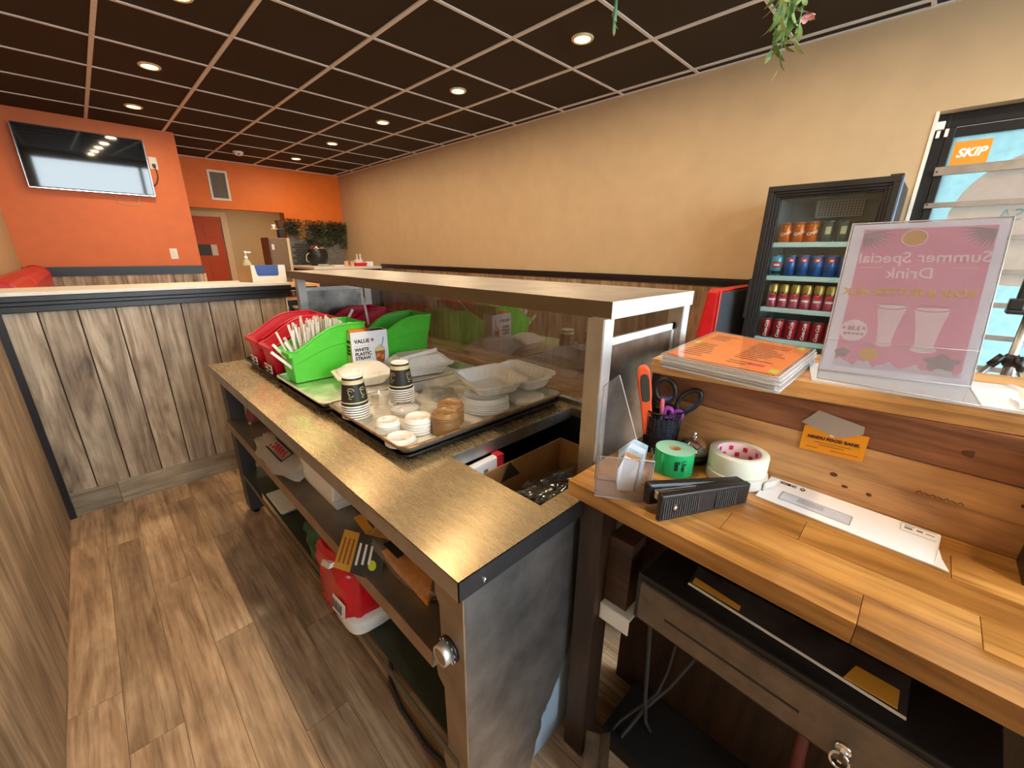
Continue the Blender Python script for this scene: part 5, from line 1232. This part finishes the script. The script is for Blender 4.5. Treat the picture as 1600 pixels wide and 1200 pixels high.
for k, y in enumerate((.712, .640, .574, .508, .442, .376)):
    t = can('%s, %s along the second shelf' % ('cyan and red drink can' if k == 0 else 'blue drink can with a red spot', ORD[k+1]), CX, y, SHZ[1]+.011, cancyan if k == 0 else canblue, palegalv, h=.122)
    if k == 0:
        band(t, .0325, .05, .085, aim(y)-.7, aim(y)+.7, inkred); band(t, .0325, .06, .072, aim(y)-.5, aim(y)+.4, inkwhite); band(t, .0325, .012, .03, aim(y)-.9, aim(y)+.9, candark)
    else:
        band(t, .0325, .082, .108, aim(y)-.45, aim(y)+.45, inkred, 'red_spot'); band(t, .0325, .088, .098, aim(y)-.2, aim(y)+.3, inkwhite); band(t, .0325, .07, .112, aim(y)+.6, 2*PI+aim(y)-.6, candark)
for k, y in enumerate((.700, .641, .582, .523, .464, .405, .346)):
    t = can('slim gold and dusty pink drink can, %s along the third shelf' % ORD[k+1], CX, y, SHZ[2]+.011, canpink, cangold, r=.0275, h=.143, neck=.0235, split=(cangold, .62))
    band(t, .0275, .088, .097, 0, 2*PI, candark); band(t, .0275, .045, .056, aim(y)-.7, aim(y)+.7, inkwhite); band(t, .0275, .066, .080, aim(y)-.5, aim(y)+.6, inkred)
for k, y in enumerate((.700, .632, .564, .496, .428, .36)):
    t = can('red soda can with white script, %s along the bottom visible shelf' % ORD[k+1], CX, y, SHZ[3]+.011, canred, palegalv, h=.120)
    wt(t, 'Coca-Cola', .024, .0325, aim(y), .058, inkwhite, up=True, shear=.3, bold=.0005)
# ================================================================== BOOTH SEATS
bo = thing('booth_seat', 'red vinyl booth backrest with a charcoal rear beside the drinks fridge', 'booth')
BX0 = 2.735
obj('back_shell', B(BX0+.012, 3.46, .893, .905, .08, 1.06), greyvinyl, bo, bevel=.006)
obj('backrest', MB().hexa([(BX0, .905, .4), (3.46, .905, .4), (3.46, 1.05, .4), (BX0, 1.05, .4)], [(BX0+.015, .905, 1.075), (3.46, .905, 1.075), (3.46, .985, 1.075), (BX0+.015, .985, 1.075)]), redleather, bo, bevel=.02)
obj('piping', MB().tube([(BX0+.006, .902, .42), (BX0+.014, .902, 1.068), (3.46, .902, 1.072)], .005, 8), redleather, bo)
obj('seat', B(BX0, 3.46, 1.05, 1.5, .36, .47), redleather, bo, bevel=.02); obj('seat_base', B(BX0+.02, 3.46, .905, 1.46, 0, .36), greyvinyl, bo)
b2 = thing('booth_seat', 'long red vinyl bench with a rounded backrest behind the wood-clad partition', 'booth')
YE = 5.95
bb_ = MB(); prof = [(-.41, .45), (-.41, 1.02), (-.405, 1.085), (-.37, 1.125), (-.31, 1.135), (-.255, 1.12), (-.225, 1.07), (-.20, .75), (-.19, .45)]
for a, b in ((3.12, 4.08), (4.085, 5.05), (5.055, YE)):
    obj('back_cushion', MB().prism([(x, a, z) for x, z in prof], (0, b-a, 0)), redleather, b2, bevel=.012)
obj('end_roll', MB().lathe([(.001, 0), (.085, .0), (.10, .02), (.10, .05), (.085, .07), (.001, .07)], (-.318, YE, 1.045), 20, axis=(0, 1, 0)), redleather, b2)
obj('seat', B(XL+.01, .06, 3.12, YE, .36, .47), redleather, b2, bevel=.02); obj('seat_base', B(XL+.01, .0, 3.14, YE-.02, 0, .36), greyvinyl, b2)
# ================================================================== TELEVISION AND WALL FITTINGS
tv = thing('television', 'slim flat television hung high on the orange wall', 'television', (.285, 6.30, 2.13)); tv.rotation_euler = (.05, 0, 0)
obj('bezel', MB().box(-.47, .47, 0, .035, -.272, .272), blackplastic, tv, bevel=.003)
obj('screen', B(-.462, .462, -.002, .0, -.262, .264), screen, tv)
obj('edge_trim', MB().box(-.472, .472, -.004, .004, -.278, -.272).box(-.474, -.470, -.004, .004, -.272, .272).box(.470, .474, -.004, .004, -.272, .272), chrome, tv)
obj('wall_bracket', B(-.15, .15, .035, .074, -.12, .12), blackmetal, tv)
ou = thing('power_outlet', 'white wall outlet with a black plug beside the television', 'outlet', (.815, Y1, 2.2))
obj('face_plate', B(-.035, .035, -.006, 0, -.06, .06), white, ou, bevel=.002); obj('socket', B(-.017, .017, -.009, -.006, .0, .045), foam, ou)
obj('plug', MB().box(-.015, .015, -.035, -.006, -.04, -.01), blackplastic, ou, bevel=.003)
obj('plug_cord', MB().tube([(0, -.03, -.035), (.01, -.03, -.08), (.012, -.02, -.14), (-.01, -.015, -.20), (-.045, -.02, -.235), (-.07, -.04, -.245)], .005, 7), blackplastic, ou)
obj('hanging_wire', MB().tube([(.15, .045, -.26), (.145, .055, -.36), (.26, .055, -.39), (.32, .055, -.37), (.34, .045, -.26)], .0025, 6), cream, tv)
sw = thing('light_switch', 'white light switch low on the orange wall above the black rail', 'switch', (.812, Y1, 1.249))
obj('face_plate', B(-.035, .035, -.006, 0, -.058, .058), white, sw, bevel=.002); obj('rocker', B(-.016, .016, -.010, -.006, -.032, .032), whitepaint, sw, bevel=.002)
vt = thing('wall_vent', 'white framed louvred vent on the deep orange back wall', 'vent', (1.70, Y2, 2.20))
obj('vent_frame', MB().box(-.125, .125, -.012, 0, -.20, -.172).box(-.125, .125, -.012, 0, .172, .20).box(-.125, -.097, -.012, 0, -.172, .172).box(.097, .125, -.012, 0, -.172, .172), whitepaint, vt, bevel=.002)
obj('vent_back', B(-.097, .097, -.002, 0, -.172, .172), plain('dark_duct', S(70, 66, 58), .7), vt)
lm = MB().hexa([(-.097, -.002, -.008), (.097, -.002, -.008), (.097, -.001, -.006), (-.097, -.001, -.006)], [(-.097, -.011, .004), (.097, -.011, .004), (.097, -.010, .006), (-.097, -.010, .006)]).mesh('louvre')
lmm = plain('grey_louvre', S(128, 124, 112), .5)
for k in range(18): put('louvre', lm, lmm, vt, loc=(0, 0, -.162+.019*k))
sd = thing('smoke_detector', 'round white smoke detector on the brown ceiling', 'detector', (1.808, 6.88, CEIL))
obj('detector_base', MB().lathe([(.062, 0), (.062, -.012), (.055, -.018)], (0, 0, 0), 24, cap=False), white, sd)
obj('detector_body', MB().lathe([(.053, -.016), (.050, -.034), (.030, -.046), (.001, -.047)], (0, 0, 0), 24), white, sd)
obj('detector_slot', MB().box(-.02, .012, -.056, -.05, -.036, -.026).box(-.015, -.004, -.05, -.046, -.044, -.038), greyplastic, sd)
# ================================================================== BACK COUNTER
kc = thing('side_counter', 'white-topped service counter in the far corner by the orange wall', 'counter')
obj('counter_top', B(2.42, XR-.02, 6.42, Y2-.03, 1.035, 1.07), whitepaint, kc, bevel=.003); obj('counter_body', B(2.46, XR-.02, 6.46, Y2-.03, 0, 1.035), darkwood, kc)
pl = thing('backsplash_board', 'grey stone-look board with charcoal bricks standing behind the black soup kettle', 'board', (0, 0, 0))
obj('board_sheet', B(2.56, 3.49, Y2-.028, Y2-.012, 1.07, 1.70), stoneboard, pl)
brm = B(-.052, .052, -.006, 0, 0, .036).mesh('brick')
for r_ in range(8):
    for k in range(3):
        put('brick', brm, brickgrey, pl, loc=(2.63+.112*k+(.05 if r_ % 2 else 0), Y2-.028, 1.08+.043*r_))
ml = thing('metal_cabinet', 'tan metal cabinet standing in the corridor opening', 'cabinet', (2.12, 7.30, 0))
obj('cabinet_body', B(0, .27, 0, .38, 0, 1.49), plain('tan_cabinet_paint', S(132, 108, 84), .45, .2, .05), ml, bevel=.004); obj('cabinet_door', B(.012, .25, -.012, 0, .05, 1.47), plain('tan_cabinet_door', S(126, 102, 80), .45, .2, .05), ml, bevel=.003)
obj('edge_trim', B(.262, .30, -.01, .02, .3, 1.49), cream, ml)
obj('switch_plate', B(.03, .065, -.02, -.012, 1.31, 1.39), white, ml)
hd = thing('wall_dispenser', 'dark coffee grinder standing on the tan metal cabinet', 'grinder', (2.34, 7.36, 1.49))
obj('grinder_body', MB().box(-.05, .05, -.05, .05, 0, .14), blackplastic, hd, bevel=.01); obj('hopper', MB().hexa([(-.03, -.03, .14), (.03, -.03, .14), (.03, .03, .14), (-.03, .03, .14)], [(-.055, -.05, .25), (.055, -.05, .25), (.055, .05, .25), (-.055, .05, .25)]), plain('brown_hopper', S(84, 62, 44), .3), hd)
obj('side_shelf', MB().box(-.16, -.05, -.04, .04, .12, .128), white, hd); obj('paper_cup', MB().lathe([(.022, .128), (.03, .19), (.001, .19)], (-.10, 0, 0), 14), foam, hd)
sk = thing('soup_kettle', 'black round soup kettle with a steel lid on the far counter', 'kettle', (2.80, 7.22, 1.07))
obj('kettle_body', MB().lathe([(.11, 0), (.125, .02), (.16, .12), (.165, .17), (.15, .23), (.125, .265), (.001, .266)], (0, 0, 0), 28), blackplastic, sk)
obj('kettle_lid', MB().lathe([(.128, .262), (.130, .275), (.105, .30), (.05, .315), (.001, .317)], (0, 0, 0), 28), chrome, sk); obj('lid_knob', MB().lathe([(.016, .315), (.022, .33), (.012, .342), (.001, .343)], (0, 0, 0), 14), blackplastic, sk)
obj('handle', MB().tube([(-.15, -.05, .20), (-.20, -.06, .16), (-.205, -.06, .08), (-.16, -.05, .05)], .008, 8), palegalv, sk)
def small(name, label, cat, loc, parts, group=None):
    t = thing(name, label, cat, loc, 0, group)
    for n_, mb, m in parts: obj(n_, mb, m, t)
    return t
for k in range(3):
    small('saucer', 'pale saucer, %s in a pile before the soup kettle' % ORD[k+1], 'plate', (2.73, 6.85, 1.07+.008*k), [('plate_rim', MB().lathe([(.05, 0), (.085, .010), (.087, .012), (.083, .012), (.05, .004), (.001, .004)], (0, 0, 0), 22), foam)], 'saucers')
small('wrapped_tray', 'flat white tray left of the saucers on the far counter', 'tray', (2.86, 6.62, 1.07), [('tray_body', MB().hexa([(-.07, -.05, 0), (.07, -.05, 0), (.07, .05, 0), (-.07, .05, 0)], [(-.085, -.06, .022), (.085, -.06, .022), (.085, .06, .022), (-.085, .06, .022)]), foam)])
for k, (x, y) in enumerate(((3.0, 6.62), (3.05, 6.70), (3.09, 6.60))):
    small('paper_cup', 'tan paper cup on the far counter, %s from the saucers' % ORD[k+1], 'cup', (x, y, 1.07), [('cup_body', MB().lathe([(.026, 0), (.034, .075), (.036, .078), (.033, .077), (.001, .01)], (0, 0, 0), 16, cap=False), plain('tan_cup', S(228, 180, 136), .6))], 'tan cups on the far counter')
small('red_basket', 'red plastic basket tray with a folded white napkin pack on the far counter', 'basket', (3.22, 6.60, 1.07), [('basket_body', MB().hexa([(-.075, -.05, 0), (.075, -.05, 0), (.075, .05, 0), (-.075, .05, 0)], [(-.09, -.062, .05), (.09, -.062, .05), (.09, .062, .05), (-.09, .062, .05)]), redbin), ('rim', MB().box(-.094, .094, -.066, .066, .044, .052), redbin)])
small('napkin_stack', 'white folded napkins lying in the red basket', 'napkins', (3.20, 6.61, 1.122), [('napkin', B(-.055, .055, -.04, .04, .012*k, .012*k+.010), paperwhite) for k in range(4)])
for k in range(2):
    small('shaker', 'white shaker bottle behind the red basket, %s one' % ('hinge-side left' if False else ('slimmer left' if k == 0 else 'right')), 'shaker', (3.235+.055*k, 6.72, 1.07), [('bottle', MB().lathe([(.016, 0), (.017, .10), (.010, .135), (.008, .165)], (0, 0, 0), 14), white), ('cap', MB().lathe([(.010, .16), (.010, .185), (.001, .187)], (0, 0, 0), 12), foam)], 'shakers on the far counter')
small('white_box', 'plain white box at the wall end of the far counter', 'box', (3.37, 6.62, 1.07), [('box_body', B(-.06, .06, -.05, .05, 0, .06), paperwhite), ('box_lid', B(-.062, .062, -.052, .052, .06, .072), foam)])
# ivy over the board
iv = thing('hanging_ivy', 'dark green artificial ivy garland draped over the grey board', 'plant', (0, 0, 0))
obj('garland_stem', MB().tube([(2.52+.1*k, Y2-.07-.02*math.sin(k*2), 1.70+.02*math.sin(k*1.7)) for k in range(11)], .008, 6), leafdark, iv)
rnd = random.Random(5); plain('olive_leaf', S(72, 84, 50), .5, 0, .35, 14)
for s_ in range(9):
    x0 = 2.54+.118*s_; ln = [.20, .22, .30, .38, .46, .40, .38, .34, .42][s_]; m = MB(); st_ = []
    for k in range(int(170+ln*420)):
        q = rnd.random(); x = x0+rnd.uniform(-.085, .085); z = 1.77-q*ln*(1 if rnd.random() > .25 else .5)+rnd.uniform(-.03, .03); y = Y2-.05-rnd.random()*.11*(1-.5*q)
        a = rnd.uniform(0, 6.28); b = rnd.uniform(-1, 1); L = rnd.uniform(.018, .042); w = L*.42
        u = Vector((math.cos(a), math.sin(a)*.5, b)).normalized(); v = u.orthogonal().normalized(); c = Vector((x, y, z))
        m.add([c, c+u*L*.5+v*w, c+u*L, c+u*L*.5-v*w], [(0, 1, 2, 3)])
    o = obj('ivy_leaves', m, [leafdark, leafdark, MATS['olive_leaf']][s_ % 3] if s_ != 2 else plain('dry_leaf', S(170, 130, 74), .6, 0, .3), iv); o['kind'] = 'stuff'
# hand-sanitiser pump bottle and pocketed box on the partition counter
pb = thing('pump_bottle', 'slim pale pump bottle behind the blue-pocketed box on the partition', 'bottle', (.735, 3.02, 1.104))
obj('bottle_body', MB().lathe([(.022, 0), (.024, .01), (.024, .10), (.012, .125), (.009, .13)], (0, 0, 0), 18), bottleplastic, pb); obj('bottle_label', MB().lathe([(.0245, .03), (.0245, .085)], (0, 0, 0), 18, cap=False), plain('green_label', S(120, 140, 90), .5, 0, .3), pb)
obj('pump', MB().lathe([(.009, .13), (.009, .145), (.004, .147), (.004, .165), (.008, .166), (.006, .175), (.001, .176)], (0, 0, 0), 14).box(-.004, .03, -.004, .004, .166, .173), white, pb)
pkx = thing('leaflet_box', 'open pale cardboard box with a blue pocket on the partition counter', 'box', (.655, 2.83, 1.104))
obj('box_panel', B(.048, .235, 0, .003, 0, .098), whiteboxprint, pkx); obj('box_panel', B(.0, .235, .10, .103, 0, .09), cardboard, pkx); obj('box_panel', B(.232, .235, .003, .10, 0, .098), whiteboxprint, pkx); obj('box_panel', MB().prism([(.0, .10, 0), (.048, .0015, 0), (.048, .0015, .098), (.0, .10, .09)], (.003, 0, 0)), cardboard, pkx); obj('box_panel', B(.048, .235, .003, .10, 0, .003), cardboard, pkx)
obj('blue_pocket', MB().prism([(.068, -.001, .098), (.195, -.001, .098), (.193, -.001, .045), (.186, -.001, .036), (.082, -.001, .036), (.075, -.001, .046)], (0, -.002, 0)), bluepocket, pkx)
# small open wood shelf behind the partition end
wsf = thing('open_shelf_unit', 'small open wooden shelf unit with dark goods behind the partition end', 'shelf unit', (.93, 3.15, 0))
sw_ = wood('honey_shelf_board', [S(150, 96, 52), S(196, 136, 82), S(214, 160, 104)], 'X', .5, 1, .1)
obj('side_panel', B(0, .018, 0, .28, 0, 1.06), sw_, wsf); obj('side_panel', B(.26, .278, 0, .28, 0, 1.06), sw_, wsf)
for z in (1.045, .955, .78, .6, .4, .15): obj('shelf_board', B(.018, .26, 0, .28, z, z+.018), sw_, wsf)
obj('rear_sheet', B(.0, .278, .28, .285, 0, 1.06), darkwood, wsf)
i = 0
for z in (.973, .798, .618):
    for x in (.05, .11, .17, .23):
        i += 1; hh_ = .045 if z > .9 else .11
        small('spice_jar', 'dark jar with a pale lid in the open wooden shelf, %s on its %s board' % (ORD[[.05, .11, .17, .23].index(x)+1], {.973: 'upper', .798: 'middle', .618: 'lower'}[z]), 'jar', (.93+x, 3.22, z), [('jar_body', MB().lathe([(.020, 0), (.022, .004), (.022, hh_*.8), (.018, hh_*.86)], (0, 0, 0), 14), plain('jar_glass_%d' % i, S(*rnd.choice([(60, 34, 30), (40, 36, 34), (96, 40, 44), (60, 50, 40)])), .3)), ('jar_lid', MB().lathe([(.019, hh_*.85), (.019, hh_), (.001, hh_+.001)], (0, 0, 0), 14), cream)], 'jars in the open shelf unit')
# ================================================================== HANGING ARTIFICIAL FLOWERS
def leaf_mesh(L, w):
    m = MB(); n = 5; vs = []
    for k in range(n+1):
        q = k/n; ww = w*math.sin(PI*min(.97, .06+q*.94))**.8; z = -.12*L*math.sin(q*PI)
        vs += [(-ww, z+.15*ww, -L*q), (0, z, -L*q), (ww, z+.15*ww, -L*q)]
    fs = []
    for k in range(n): fs += [(3*k, 3*k+1, 3*k+4, 3*k+3), (3*k+1, 3*k+2, 3*k+5, 3*k+4)]
    return m.add(vs, fs, True).mesh('leaf')
hp = thing('hanging_flowers', 'bunch of artificial green leaves with a pink bloom hanging from the ceiling', 'plant', (1.83, .545, 2.53))
lms = [leaf_mesh(.068, .012), leaf_mesh(.052, .010), leaf_mesh(.078, .011)]
lmats = [leafgreen, leafpale, leafgreen]
lm_pale = [m.copy() for m in lms]
for a, m in zip(lms, (leafgreen, leafgreen, leafgreen)): a.materials.append(m)
for a in lm_pale: a.materials.append(leafpale)
rl = random.Random(11)
obj('hook', MB().tube([(0, 0, .0), (0, 0, -.06)], .004, 6), palegalv, hp)
for s_ in range(9):
    a = 2*PI*s_/9+.3; sp2 = rl.uniform(.015, .055); ln = [.60, .55, .62, .46, .52, .65, .40, .58, .50][s_]
    P = [Vector((0, 0, -.03)), Vector((math.cos(a)*sp2*.5, math.sin(a)*sp2*.5, -.2)), Vector((math.cos(a)*sp2, math.sin(a)*sp2, -.38)), Vector((math.cos(a)*sp2*.9, math.sin(a)*sp2*.9, -ln))]
    obj('stem', MB().tube(P, [.003, .0026, .002, .0012], 5), stemteal, hp)
    for k in range(18):
        q = .30+.70*k/17; seg = min(2, int(q*3)); p = P[seg].lerp(P[seg+1], q*3-seg if seg < 3 else 1)
        if p.z < -ln: continue
        o = put('leaf', rl.choice(lms if rl.random() < .55 else lm_pale), None, hp, loc=p)
        o.rotation_euler = (rl.uniform(-.4, .4), rl.uniform(-.3, .3), 0); ang = rl.uniform(0, 6.28); tl = rl.uniform(.25, 1.15)
        o.rotation_euler = (Matrix.Rotation(ang, 3, 'Z') @ Matrix.Rotation(tl, 3, 'X')).to_euler(); sc_ = rl.uniform(.7, 1.1); o.scale = (sc_, sc_, sc_)
pm = MB().grid(lambda u, v: (.012*(u-.5)*2*math.sin(PI*(.1+.8*v)), .006*math.sin(PI*v), -.024*v), 4, 4).mesh('petal')
for k in range(7):
    o = put('petal', pm, pinkpetal, hp, loc=(.062, -.05, -.50)); o.rotation_euler = (Matrix.Rotation(2*PI*k/7, 3, 'Z') @ Matrix.Rotation(1.0+.3*(k % 2), 3, 'X')).to_euler()
h2 = thing('hanging_sprig', 'thin pale green sprig tip hanging from the ceiling near the brown tiles', 'plant', (2.16, 1.42, 2.535))
obj('stem', MB().tube([(0, 0, 0), (.0, .0, -.14), (-.003, .002, -.20)], [.006, .009, .003], 8), stemteal, h2)
for k in range(5):
    o = put('leaf', lm_pale[1], None, h2, loc=(0, 0, -.09-.02*k)); o.rotation_euler = (Matrix.Rotation(k*1.3, 3, 'Z') @ Matrix.Rotation(.5, 3, 'X')).to_euler(); o.scale = (.8, .8, .8)
